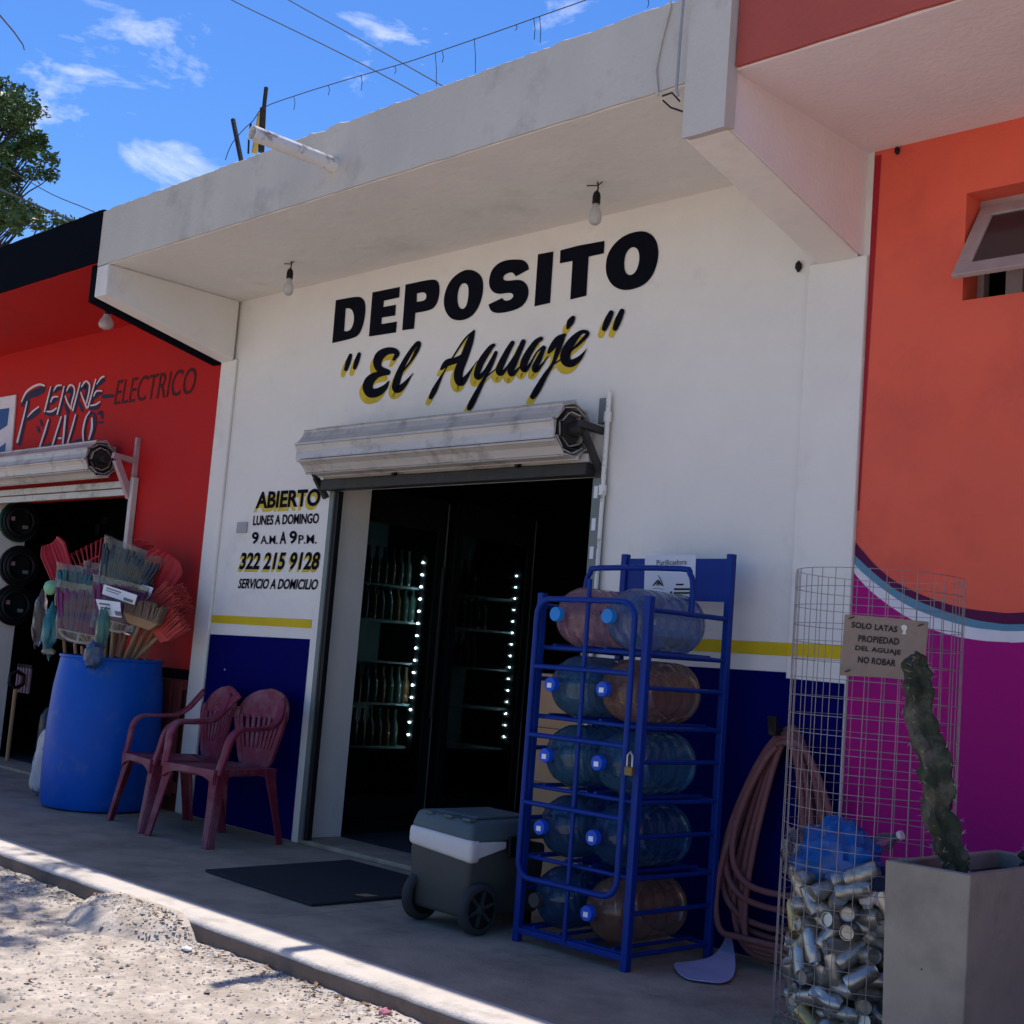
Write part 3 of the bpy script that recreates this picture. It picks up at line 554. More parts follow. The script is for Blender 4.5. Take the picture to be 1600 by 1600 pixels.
# ------------------------------------------------------------------ roller shutters
def roller(root, x0, x1, yc, zc, R, n=10, seed=1, end_right=True):
    rnd = random.Random(seed)
    for k in range(n):      # outer turn: one slat per face, each with a rolled lip
        a0 = 2*PI*(k+0.04)/n+0.12; a1 = 2*PI*(k+0.96)/n+0.12
        c_ = math.cos(PI/n)
        p = [(R*math.cos(a0+.07), R*math.sin(a0+.07)), (R*c_*.985*math.cos((a0+a1)/2), R*c_*.985*math.sin((a0+a1)/2)), (R*math.cos(a1-.05), R*math.sin(a1-.05)), (R*1.035*math.cos(a1), R*1.035*math.sin(a1))]
        l1 = (R*1.07*math.cos(a0+0.05), R*1.07*math.sin(a0+0.05)); l2 = (R*1.08*math.cos(a0-0.03), R*1.08*math.sin(a0-0.03)); l3 = (R*0.97*math.cos(a0-.02), R*0.97*math.sin(a0-.02))
        inner = [(0.93*R*math.cos(a1), 0.93*R*math.sin(a1)), (0.93*R*math.cos(a0), 0.93*R*math.sin(a0))]
        poly = [l3, l2, l1]+p+inner
        j0 = rnd.uniform(-.006, .012); j1 = rnd.uniform(-.012, .006)
        MB().prism([(x0+j0, yc+a, zc+b) for a, b in poly], (x1-x0+j1-j0, 0, 0)).build('slat', M_ALU, root, bevel=0.0015, seg=1)
    for layer, rr in ((0, .85), (1, .74), (2, .63)):     # inner turns seen at the open ends
        nn = n-layer; mbx = MB()
        for k in range(nn):
            a0 = 2*PI*(k+0.05)/nn+layer*.5; a1 = 2*PI*(k+0.95)/nn+layer*.5
            q = [(rr*R*math.cos(a0), rr*R*math.sin(a0)), (rr*R*math.cos(a1), rr*R*math.sin(a1)), ((rr-.05)*R*math.cos(a1), (rr-.05)*R*math.sin(a1)), ((rr-.05)*R*math.cos(a0), (rr-.05)*R*math.sin(a0))]
            j_ = rnd.uniform(-.02, .03); mbx.prism([(x0+j_, yc+a, zc+b) for a, b in q], (x1-x0-j_+rnd.uniform(-.03, .012), 0, 0))
        mbx.build('inner_turn', (M_ALU, M_STEELD, M_ALU)[layer], root)
    MB().tube([(x0-0.06, yc, zc), (x1+0.07, yc, zc)], 0.035, 12).build('axle', M_STEELD, root, smooth=True)
    MB().tube([(x0+0.02, yc, zc), (x1-0.02, yc, zc)], R*0.5, 14).build('drum', M_STEELD, root, smooth=True)
RS = thing('roller_shutter', 'rolled-up grey metal shutter above the doorway of the white shop', 'roller shutter', (-5.5, -0.15, 2.1))
cz = wp(905, 664, -0.165); czl = wp(497, 712, -0.165)
sz = (cz.z+czl.z)/2
roller(RS, wp(478, 700, -0.165).x+0.09, wp(897, 664, -0.165).x, -0.165, sz, 0.140, 9)
ra, rb = wp(520, 740).x-0.01, wp(942, 720).x+0.01
MB().box(ra+.03, rb-.03, -0.085, -0.05, 2.165, 2.21).build('bottom_slat', M_ALU, RS, bevel=0.004)
MB().box(ra+.03, rb-.03, -0.10, -0.02, 2.10, 2.162).build('lintel_bar', M_STEELD, RS, bevel=0.004)
for px_ in (620, 812):
    q = wp(px_, 720, -0.09); MB().box(q.x-.012, q.x+.012, -0.115, -0.086, 2.155, 2.235).build('stop_tab', M_BLK, RS, bevel=0.003)
MB().bar((ra-0.03, -0.17, sz-.04), (ra+0.01, -0.03, 2.06), 0.03, 0.03).bar((ra+.0, -0.12, 2.17), (ra+.0, -0.03, 2.06), 0.025).build('bracket', M_STEELD, RS)
MB().bar((rb+0.0, -0.20, sz+.02), (rb+0.0, -0.02, sz+.01), 0.035, 0.035).bar((rb+0.0, -0.17, sz-.01), (rb-0.0, -0.03, 2.13), 0.032, 0.03).bar((rb, -.03, 2.14), (rb, -.02, 2.02), .05, .03).build('bracket', M_STEELD, RS, bevel=0.004)
MB().box(DX0+0.028, DX0+0.068, -0.034, 0.012, 0.028, 2.10).build('guide_rail', M_STEELG, RS, bevel=0.003)
MB().box(DX0+0.070, DX0+0.104, -0.022, 0.012, 0.028, 2.10).build('guide_channel', M_BLK, RS)
MB().box(DX1+0.03, DX1+0.085, -0.045, -0.004, 0.0, 2.09).build('guide_rail', M_STEELG, RS, bevel=0.003)
for q in (1.72, 1.86, 2.02): MB().box(DX1+.045, DX1+.07, -0.048, -0.0452, q-.03, q+.03).build('sticker', M_PAPER, RS)
cp = thing('conduit_pipe', 'thin white conduit pipe beside the doorway guide rail', 'pipe', (DX1+0.085, -0.02, 0))
MB().tube([(DX1+0.085, -0.03, 0.0), (DX1+0.085, -0.03, sz+0.21)], 0.013, 10).build('tube', M_PVC, cp, smooth=True)
for q in (2.03, sz+.08): MB().tube([(DX1+0.085, -0.03, q-.025), (DX1+0.085, -0.03, q+.025)], 0.02, 10).build('coupling', M_PVC, cp, smooth=True)
MB().box(DX1+.02, DX1+.068, -0.03, -0.002, sz+.05, sz+.18).build('box', M_STEELG, cp, bevel=0.004)

LS = thing('roller_shutter', 'rolled-up white metal shutter with pink bracket above the red shop doorway', 'roller shutter', (-10, -0.15, 2.1))
lz = wp(178, 715, -0.165).z
roller(LS, -13.5, wp(160, 716, -0.165).x, -0.165, lz, 0.135, seed=4)
lx = wp(215, 720).x
M_PKS = mat('pink_grey_painted_steel', (0.42, 0.27, 0.29), 0.55, 0.15, 10)
MB().bar((lx, -0.015, lz-.36), (lx, -0.015, lz+0.17), 0.03).bar((lx, -0.20, lz+.01), (lx, -0.02, lz-.005), 0.04).bar((lx, -0.17, lz-.02), (lx, -0.03, lz-.28), 0.045).build('bracket', M_PKS, LS)
MB().box(LX1+0.0, LX1+0.05, -0.05, -0.006, 0.0, lz-.13).build('guide_rail', mat('cream_painted_steel', (0.55, 0.48, 0.45), 0.55), LS, bevel=0.004)
for i, zz in enumerate((LZ+.005, LZ-.05)): MB().box(-13.4, LX1-.005, -0.075+i*.02, -0.045+i*.02, zz, zz+.05).build('bottom_slat', M_ALU, LS, bevel=0.004)

# ------------------------------------------------------------------ bulbs hanging from the canopies
def bulb(px, py, ln, label, big=1.0, zc=ZC, wirey=True):
    p = gp(px, py, zc); t = thing('light_bulb', label, 'light bulb', (p.x, p.y, p.z), group=None)
    w = [(p.x, p.y, p.z), (p.x+0.006, p.y, p.z-ln*.25), (p.x, p.y, p.z-ln*.4)]
    MB().tube(w, 0.004, 6).build('wire', M_CABLE, t, smooth=True)
    MB().tube([(p.x-.07, p.y, p.z-.006), (p.x-.02, p.y+.01, p.z-.012), (p.x, p.y, p.z-.02), (p.x+.03, p.y, p.z-.006)], 0.003, 5).build('cable_tail', M_CABLE, t, smooth=True)
    z0 = p.z-ln*.34
    MB().lathe([(0.006,0),(0.016,-0.012),(0.02,-0.03),(0.02,-0.065)], 12, Matrix.Translation((p.x, p.y, z0))).build('socket', M_BLK, t, smooth=True)
    s = big; MB().lathe([(0.014*s,-0.064),(0.016*s,-0.08),(0.026*s,-0.105),(0.031*s,-0.13),(0.027*s,-0.155),(0.012*s,-0.168),(0.002,-0.171)], 16, Matrix.Translation((p.x, p.y, z0))).build('glass_bulb', film('bulb_glass', (0.75,0.73,0.70), 0.35, 0.08, 0.6), t, smooth=True)
bulb(455, 408, 0.13, 'bare bulb under the white canopy near the red shop')
bulb(934, 284, 0.13, 'bare bulb under the white canopy above the O of the lettering')
bulb(170, 470, 0.10, 'large frosted bulb under the red canopy', 1.7, 3.42)

# ------------------------------------------------------------------ roof: drain pipe, posts, wires
pe = xp(412, 224, -5.476); pb = Vector((-5.476, -1.0, 3.615))
t = thing('drain_pipe', 'white plastic drain pipe sticking out of the white shop fascia', 'pipe', pb)
ye = -1.52; d = Vector((0, -1, 0)); zt = pb.z+0.012
M_ = Matrix.Translation((pb.x, pb.y+.02, pb.z)) @ Matrix.Rotation(PI/2, 4, 'X')
mb = MB(); mb.lathe([(0.038,0),(0.038,0.52),(0.033,0.52),(0.033,0.05)], 18, M_, False, True); mb.build('tube', M_PVC, t, smooth=True)
t = thing('roof_post', 'charred black wooden post standing on the white shop parapet', 'post', wp(411, 236, -0.9))
P = [wp(408, 238, -0.9), wp(409, 195, -0.9), wp(411, 168, -0.9)]; MB().bar(P[0], P[2], 0.028, 0.03).build('lower_post', M_WOODD, t, bevel=0.006)
MB().bar(wp(412, 172, -0.905), wp(416, 136, -0.905), 0.018, 0.02).build('upper_stick', M_WOODD, t, bevel=0.004)
MB().bar(wp(397, 240, -0.87), wp(407, 178, -0.87), 0.012, 0.03).build('yellow_strip', mat('yellow_plastic', (0.5, 0.33, 0.06), 0.6), t)
o = MB().tube([wp(377, 252, -0.9), wp(364, 187, -0.9)], 0.014, 8).build('steel_rod', M_STEELD, smooth=True); tag(o, 'thin leaning steel rod on the parapet beside the black post', 'rod')
lp = [(352,250),(362,225),(380,203),(396,188),(412,168)]; rp = [(412,167),(460,150),(520,131),(585,112),(640,96),(710,72),(780,48),(850,23),(915,0),(960,-18)]
wr = thing('string_light_cable', 'thin cable with dangling ends strung from the roof post', 'cable', wp(412, 167, -0.9))
MB().tube([wp(*p, -0.9) for p in catmull(lp+rp[1:], 3)], 0.0026, 5).build('cable', M_CABLE, wr, smooth=True)
for x_, y_, l_ in ((459,150,22),(513,133,16),(564,117,24),(617,104,12),(680,82,52),(691,80,18),(741,60,54),(806,38,10),(834,28,34),(843,25,42),(1012,-2,14)):
    q = [wp(x_, y_, -0.9), wp(x_+2, y_+l_*.5, -0.9), wp(x_-1+l_*.05, y_+l_, -0.9)]
    MB().tube(q, 0.0018, 5).build('dangling_end', M_CABLE, wr, smooth=True)
MB().tube([wp(392,193,-.9), wp(389,215,-.9), wp(388,240,-.9)], 0.006, 5).build('dangling_end', M_CABLE, wr, smooth=True)
def cable(pts, Y, r, label):
    o = MB().tube([wp(*p, Y) for p in catmull(pts, 4)], r, 6).build('power_cable', M_CABLE, smooth=True); tag(o, label, 'cable', 'overhead cables')
cable([(250,-60),(362,0),(440,38),(520,77),(600,118),(680,162)], 4.0, 0.007, 'overhead cable meeting the white parapet, second of the pair')
cable([(330,-72),(451,0),(560,60),(640,105),(730,156)], 4.0, 0.007, 'overhead cable meeting the white parapet, highest of the pair')
cable([(-60,270),(15,303),(60,322),(105,342),(200,382)], 3.0, 0.016, 'thick dark cable crossing in front of the leafy tree')
cable([(-60,228),(8,262),(80,303),(140,328),(220,365)], 3.0, 0.007, 'thin cable crossing in front of the leafy tree, above the thick one')

# ------------------------------------------------------------------ drum with brooms
bc = Vector((-8.24, -0.42, 0))
DR = thing('plastic_drum', 'tall blue plastic drum full of upturned brooms', 'barrel', bc)
prof = [(0.30,0.0),(0.345,0.012),(0.36,0.05),(0.368,0.3),(0.366,0.55),(0.352,0.78),(0.332,0.92),(0.326,0.965),(0.335,0.97),(0.335,0.985),(0.318,0.985),(0.315,0.95),(0.34,0.6),(0.34,0.05)]
MB().lathe(prof, 40, Matrix.Translation(bc), True, True).build('body', M_BARREL, DR, smooth=True)
def bag_around(pts, parent, seed, grow=0.012):
    pass
PURP = mat('purple_bristle', (0.17, 0.03, 0.125), 0.7, 0.35, 60, stretch=(1, 1, .15)); BLUEG = mat('slate_bristle', (0.05, 0.065, 0.085), 0.7, 0.35, 60)
CORAL = mat('coral_plastic', (0.52, 0.07, 0.06), 0.5, 0.12, 12); REDP = mat('red_plastic', (0.42, 0.03, 0.04), 0.45, 0.12, 10)
TEALB = mat('teal_bristle', (0.02, 0.16, 0.17), 0.6, 0.3, 40); TAN = mat('tan_fibre', (0.22, 0.15, 0.11), 0.8, 0.3, 50); WPL = mat('white_plastic', (0.55, 0.53, 0.52), 0.45, 0.1, 10)
def broom(label, px_, py_, Y, w0, w1, h, tilt, bm_, capm, bagged=False, lean=0.0, curved_cap=False):
    """upturned broom: handle in the drum, head flaring upwards; (px_,py_) is the middle of the head's base"""
    c = wp(px_, py_, Y)
    t = thing('broom', label, 'broom', c)
    foot = Vector((bc.x+max(-.2, min(.2, (c.x-bc.x)*0.5)), bc.y+max(-.2, min(.2, (c.y-bc.y)*0.5)), 0.985))
    MB().tube([foot, c+(foot-c).normalized()*0.02], 0.013, 8).build('handle', M_WOOD, t, smooth=True)
    u = Vector((math.cos(tilt)*0.90, 0.42*math.cos(tilt), math.sin(tilt))).normalized()
    v = Vector((-math.sin(tilt)*0.90+lean, -0.42*math.sin(tilt), math.cos(tilt))).normalized(); n_ = u.cross(v).normalized()
    rnd = random.Random(hash(label) % 999 if False else int(px_*7+py_))
    w0 *= 1.15; w1 *= 1.2; h *= 1.15; mb = MB(); nc = 24
    for r_ in range(3):
        for i in range(nc):
            s = (i+.5)/nc-.5; off_ = n_*((r_-1)*0.018+rnd.uniform(-.004, .004))
            a = c+u*(s*w0)+off_; b = c+u*(s*w1+rnd.uniform(-.014, .014))+v*(h*(1+rnd.uniform(-.12, .04)-abs(s)*.12))+off_*1.5
            wv = u*(w0/nc*.5); wv2 = u*(w1/nc*.36); dn = n_*0.005
            mb.hexa([a-wv-dn, a+wv-dn, a+wv+dn, a-wv+dn], [b-wv2-dn, b+wv2-dn, b+wv2+dn, b-wv2+dn])
    mb.build('bristles', bm_, t)
    cw = w0/2+.008
    if curved_cap:
        pts = [c+u*(cw*math.cos(a))-v*(0.065*math.sin(a)) for a in [PI*i/10 for i in range(11)]]
        MB().tube(pts, 0.009, 6).tube([c-u*cw, c+u*cw], 0.012, 6).tube([c, c-v*.065], .01, 6).build('cap', capm, t, smooth=True)
    else:
        MB().hexa([c-u*cw*.6-n_*.02-v*.05, c+u*cw*.6-n_*.02-v*.05, c+u*cw*.6+n_*.02-v*.05, c-u*cw*.6+n_*.02-v*.05], [c-u*cw-n_*.028+v*.012, c+u*cw-n_*.028+v*.012, c+u*cw+n_*.028+v*.012, c-u*cw+n_*.028+v*.012]).build('cap', capm, t, bevel=0.006)
    if bagged:
        def fn(a, b):
            an = 2*PI*a; ww = (w0+(w1-w0)*b)*0.54+.012; th = 0.045*(1-.3*b)
            p = c+v*(-.07+(h+.11)*b)+u*(ww*math.cos(an))+n_*(th*math.sin(an))
            k_ = noise.noise_vector(p*14)*0.012; return p+k_
        MB().grid(fn, 20, 12, True).build('plastic_wrap', M_CLEAR, t, smooth=True)
    return t
broom('slate grey broom head in clear wrap, highest in the drum', 188, 922, -0.34, 0.30, 0.40, 0.24, -0.25, BLUEG, WPL, True, 0.05)
broom('purple broom head with curved white cap at the front of the drum', 124, 988, -0.60, 0.27, 0.38, 0.24, -0.10, PURP, WPL, True, 0, True)
broom('purple broom head with white label behind the front purple one', 178, 970, -0.50, 0.26, 0.36, 0.20, -0.14, PURP, WPL, True, 0, True)
broom('dark teal broom head in clear wrap', 122, 938, -0.40, 0.28, 0.36, 0.17, -0.10, TEALB, WPL, True)
broom('mauve broom head in clear wrap behind the teal one', 165, 932, -0.30, 0.28, 0.36, 0.15, -0.14, PURP, WPL, True)
broom('tan fibre brush above the bare wooden handles', 222, 968, -0.42, 0.24, 0.26, 0.11, -0.22, TAN, M_WOOD)
broom('wide tan broom head behind the label cards', 205, 955, -0.36, 0.28, 0.30, 0.12, -0.2, TAN, M_WOOD)
for i, (a, b, Y, tl) in enumerate(((246, 948, -0.28, -0.85), (262, 950, -0.18, -1.0), (254, 988, -0.30, -0.75))):
    broom(('coral brush head nearest the purple label card', 'coral brush head leaning towards the red wall', 'coral brush head hanging lowest beside the drum')[i], a, b, Y, 0.14, 0.17, 0.15, tl, CORAL, CORAL, False, 0.12)
def rake(label, bx, by, tx, ty, Y, w0, w1, bars, fan=0.0):
    a = wp(bx, by, Y); b = wp(tx, ty, Y); t = thing('rake_head', label, 'rake', a)
    foot = Vector((bc.x+max(-.2, min(.2, (a.x-bc.x)*.5)), bc.y+max(-.2, min(.2, (a.y-bc.y)*.5)), 0.985)); MB().tube([foot, a], 0.012, 8).build('handle', M_WOOD, t, smooth=True)
    ax = (b-a); ln = ax.length; ax.normalize(); sd = Vector((0.9, 0.4, 0)); sd = (sd-ax*sd.dot(ax)).normalized(); nn = ax.cross(sd).normalized()
    if bars:
        for i in range(bars):
            s = (i/(bars-1)-.5); P = [a+sd*(s*w0)-nn*.01, a+sd*(s*(w0+w1)/2)+ax*(ln*.5), a+sd*(s*w1)+ax*(ln*.93), a+sd*(s*w1*1.02)+ax*ln+nn*.035, a+sd*(s*w1)+ax*(ln*.97)+nn*.06]
            MB().tube(P, 0.0065, 6).build('tine', REDP, t, smooth=True)
        MB().bar(a+sd*(-(w0+w1)*.26)+ax*(ln*.5), a+sd*((w0+w1)*.26)+ax*(ln*.5), .012).build('cross_bar', REDP, t)
    else:
        def fn(u_, v_):
            s = u_-.5; w_ = (w0+(w1-w0)*min(1, v_*1.3))*(1 if v_ < .85 else 1-(v_-.85)*2.2)
            return a+sd*(s*w_)+ax*(ln*v_)+nn*(0.03*math.cos(s*PI)+0.006*math.sin(s*40))
        MB().grid(fn, 22, 12).build('scoop', REDP, t, solid=0.006, smooth=True)
    return t
rake('solid red plastic scoop sticking up at the drum edge beside the doorway', 104, 918, 78, 846, -0.45, 0.16, 0.20, 0)
rake('red leaf rake head with looped tines', 140, 905, 130, 852, -0.30, 0.14, 0.30, 8)
rake('red plastic dustpan leaning against the red wall behind the slate broom', 238, 930, 262, 868, -0.22, 0.20, 0.30, 0)
rake('wide dark red scoop behind the slate broom', 215, 915, 250, 868, -0.16, 0.2, 0.42, 0)
for i, (tx, ty, b_) in enumerate(((100,1000,.1),(117,1005,.2),(128,1010,.3),(168,985,.55),(186,975,.6),(200,975,.65),(214,975,.7),(228,978,.8),(240,985,.9),(150,990,.5))):
    a = wp(tx, ty, (-0.46 if tx < 180 else -0.24)+.03*(i % 3)); foot = Vector((bc.x+(a.x-bc.x)*.35, bc.y+.05*(i % 3-1), 0.1))
    o = MB().tube([foot, a], 0.0125, 8).build('broom_stick', M_WOOD, smooth=True); tag(o, 'bare wooden broom stick standing in the blue drum', 'broom stick', 'bare sticks in the blue drum')
def crumple(c, rx, ry, rz, seed, amp=0.3, nu=22, nv=14):
    def fn(a, b):
        th = 2*PI*a; ph = PI*(b-.5); d = Vector((math.cos(th)*math.cos(ph), math.sin(th)*math.cos(ph), math.sin(ph)))
        k = 1+amp*noise.noise(d*2.3+Vector((seed, 0, 0)))+amp*.6*noise.noise(d*6+Vector((0, seed, 0)))
        return c+Vector((d.x*rx, d.y*ry, d.z*rz))*k
    return MB().grid(fn, nu, nv, True)
def blob(name, label, cat, px_, py_, Y, r, m, seed, amp=.3):
    o = crumple(wp(px_, py_, Y), *r, seed, amp).build(name, m, smooth=True); tag(o, label, cat); return o
blob('scrubber', 'pale green round scrubber at the rim of the broom bundle', 'scrubber', 80, 918, -0.58, (.055,.05,.05), mat('pale_green_mesh', (0.25,0.52,0.30), 0.6), 3, .15)
blob('plastic_wrap', 'clear plastic wrap hanging down the door side of the broom bundle', 'plastic wrap', 62, 968, -0.56, (.045,.05,.19), M_CLEAR, 5)
blob('mop_head', 'teal and blue mop head in clear wrap', 'mop', 78, 985, -0.58, (.06,.05,.17), film('teal_film', (0.05,0.34,0.38), .3, .2), 9)
blob('mop_head', 'blue net mop head hanging over the drum rim', 'mop', 146, 1024, -0.74, (.10,.04,.085), film('blue_net_film', (0.04,0.10,0.24), .25, .2), 12)
blob('plastic_wrap', 'pale green plastic wrap beside the curved white cap', 'plastic wrap', 160, 985, -0.66, (.04,.04,.14), film('green_film', (0.12,0.33,0.28), .4, .2), 15)
blob('plastic_wrap', 'end of clear wrap poking out past the drum rim', 'plastic wrap', 76, 1018, -0.62, (.08,.03,.025), film('olive_film', (0.3,0.3,0.2), .4, .2), 19)
for (pts, Y, lb) in ((((128+0,0),),0,0),)[:0]: pass
def card(label, quad, Y, lines=True):
    P = [wp(*q, Y) for q in quad]; t = MB().prism(P, (0, -.003, 0)).build('label_card', M_PAPER); tag(t, label, 'card')
    m = MB(); U = P[1]-P[0]; V = P[3]-P[0]
    for a, b, c_, d_ in ((.1,.55,.2,.32),(.1,.5,.45,.55),(.65,.92,.6,.88)):
        O = Vector((0,-.0045,0)); m.add([P[0]+U*a+V*c_+O, P[0]+U*b+V*c_+O, P[0]+U*b+V*d_+O, P[0]+U*a+V*d_+O], [(0,1,2,3)])
    m.build('print', mat('grey_print', (0.14,0.14,0.15), .7), t)
card('white label card on the purple broom wrap', [(150,936),(188,941),(190,965),(158,961)], -0.63)
card('tilted white card above the purple brooms', [(163,913),(215,930),(210,945),(160,928)], -0.58)

# leaning sack and slatted crate
c = wp(50, 1190, -0.62); g = gp(45, 1243)
def sack(u_, v_):
    a = 2*PI*u_; b = (v_-.5)*2; w = .085*(1-abs(b)**6)**.5+.004
    p = Vector((math.cos(a)*w*1.1+b*.055, math.sin(a)*w*.8, b*.235)); return p+noise.noise_vector(p*9)*.016
o = MB().grid(lambda a, b: Vector((g.x+.02, g.y+.08, .24))+sack(a, b), 24, 22, True).build('product_sack', mat('printed_sack', (0.50,0.49,0.52), .5, .2, 8, dirt=(0.06,0.11,0.26), dirt_lo=.5, dirt_hi=.56, dscale=5), smooth=True)
tag(o, 'white and blue printed sack leaning on the blue drum', 'sack')
cr_ = thing('slatted_crate', 'dark red slatted wooden crate between drum and white pilaster', 'crate', (-8.0, -0.08, 0))
M_CR = mat('dark_red_timber', (0.16, 0.035, 0.03), .8, .2, 10, stretch=(1, 1, .2))
x = -8.62
for i in range(6): MB().box(x, x+.085, -0.05, -0.03, 0.10, 0.86).build('slat', M_CR, cr_, bevel=.003); x += .115
for zz in (.80, .12): MB().box(-8.64, -7.93, -0.028, -0.012, zz, zz+.07).build('rail', M_CR, cr_, bevel=.003)

# ------------------------------------------------------------------ stock inside the red shop
JX = LX0+.03
for i, (px_, py_) in enumerate(((30, 815), (30, 885), (22, 945))):
    c = xp(px_, py_, JX+.02); t = thing('hose_coil', ('black hose coil with green rim, highest on the white reveal', 'black hose coil in the middle of the white reveal', 'black hose coil, lowest on the white reveal')[i], 'hose', c)
    for k, (rr, m_) in enumerate(((.165, mat('dark_green_hose', (.01,.045,.03), .5) if i == 0 else M_BLK), (.14, M_BLK), (.115, M_BLK))):
        MB().tube([(c.x+.02*k, c.y+rr*math.cos(a), c.z+rr*math.sin(a)) for a in [2*PI*q/24 for q in range(24)]], .017, 8, True).build('turn', m_, t, smooth=True)
    MB().lathe([(.1,-.008),(.1,.008)], 20, Matrix.Translation(c) @ Matrix.Rotation(PI/2, 4, 'Y')).build('pack_disc', M_BLK, t)
    MB().box(c.x+.03, c.x+.034, c.y-.09, c.y-.055, c.z+.0, c.z+.035).build('sticker', mat('pink_sticker', (.45,.25,.27), .6), t)
    MB().box(c.x+.03, c.x+.034, c.y+.02, c.y+.07, c.z-.06, c.z-.03).build('sticker', mat('grey_sticker', (.2,.2,.2), .6), t)
sh_ = thing('display_board', 'dark slatted display board at the back of the red shop', 'display board', (-10, 1.9, 0))
for i in range(16): MB().box(-13, XL-.3, 1.9, 1.93, .5+i*.15, .5+i*.15+.14).build('board', mat('dark_slatwall', (.05,.055,.06), .6), sh_)
rnd = random.Random(5)
for i in range(26):
    px_ = rnd.uniform(62, 190); py_ = rnd.uniform(800, 1010); c = wp(px_, py_, 1.8); w_ = rnd.uniform(.04, .09); h_ = rnd.uniform(.06, .14)
    o = MB().box(c.x-w_/2, c.x+w_/2, 1.85, 1.898, c.z-h_/2, c.z+h_/2).build('blister_pack', mat('pack_%d' % (i % 4), ((.10,.11,.12),(.06,.08,.10),(.16,.15,.14),(.05,.05,.08))[i % 4], .4), bevel=.004)
    tag(o, ('dark grey', 'slate blue', 'pale grey', 'black')[i % 4]+' hardware pack hanging on the display board', 'package', 'packs on the display board')
c = wp(10, 1075, 0.12)
t = thing('shovel', 'wooden shovel handle with black grip in the red shop doorway', 'shovel', (c.x, .2, 0))
MB().tube([(c.x, .2, .02), (c.x, .2, c.z)], .018, 8).build('handle', M_WOOD, t, smooth=True)
MB().tube([(c.x, .2, c.z), (c.x, .14, c.z+.04), (c.x, .14, c.z+.11), (c.x, .2, c.z+.14), (c.x, .26, c.z+.11), (c.x, .26, c.z+.04), (c.x, .2, c.z)], .018, 8).build('grip', M_BLK, t, smooth=True)
c = wp(35, 1062, 0.3); t = thing('hand_fork', 'pale pink tined hand fork hanging in the red shop doorway', 'fork', c)
for i in range(5): MB().box(c.x-.12+.055*i, c.x-.105+.055*i, .3, .32, c.z-.11, c.z+.1).build('tine', mat('pale_pink_metal', (.36,.22,.25), .5), t)
MB().box(c.x-.13, c.x+.14, .3, .325, c.z+.1, c.z+.13).build('head', M_BLK, t)
o = crumple(gp(40, 1150, .28)+Vector((0,.25,0)), .16, .14, .26, 31, .2).build('black_bag', mat('black_bag', (.02,.022,.026), .35), smooth=True); tag(o, 'bulging black plastic bag on the red shop floor', 'bag')
def pp(px_, py_, P0, n_):
    d = ray(px_, py_); return CAM + d*((P0-CAM).dot(n_)/d.dot(n_))
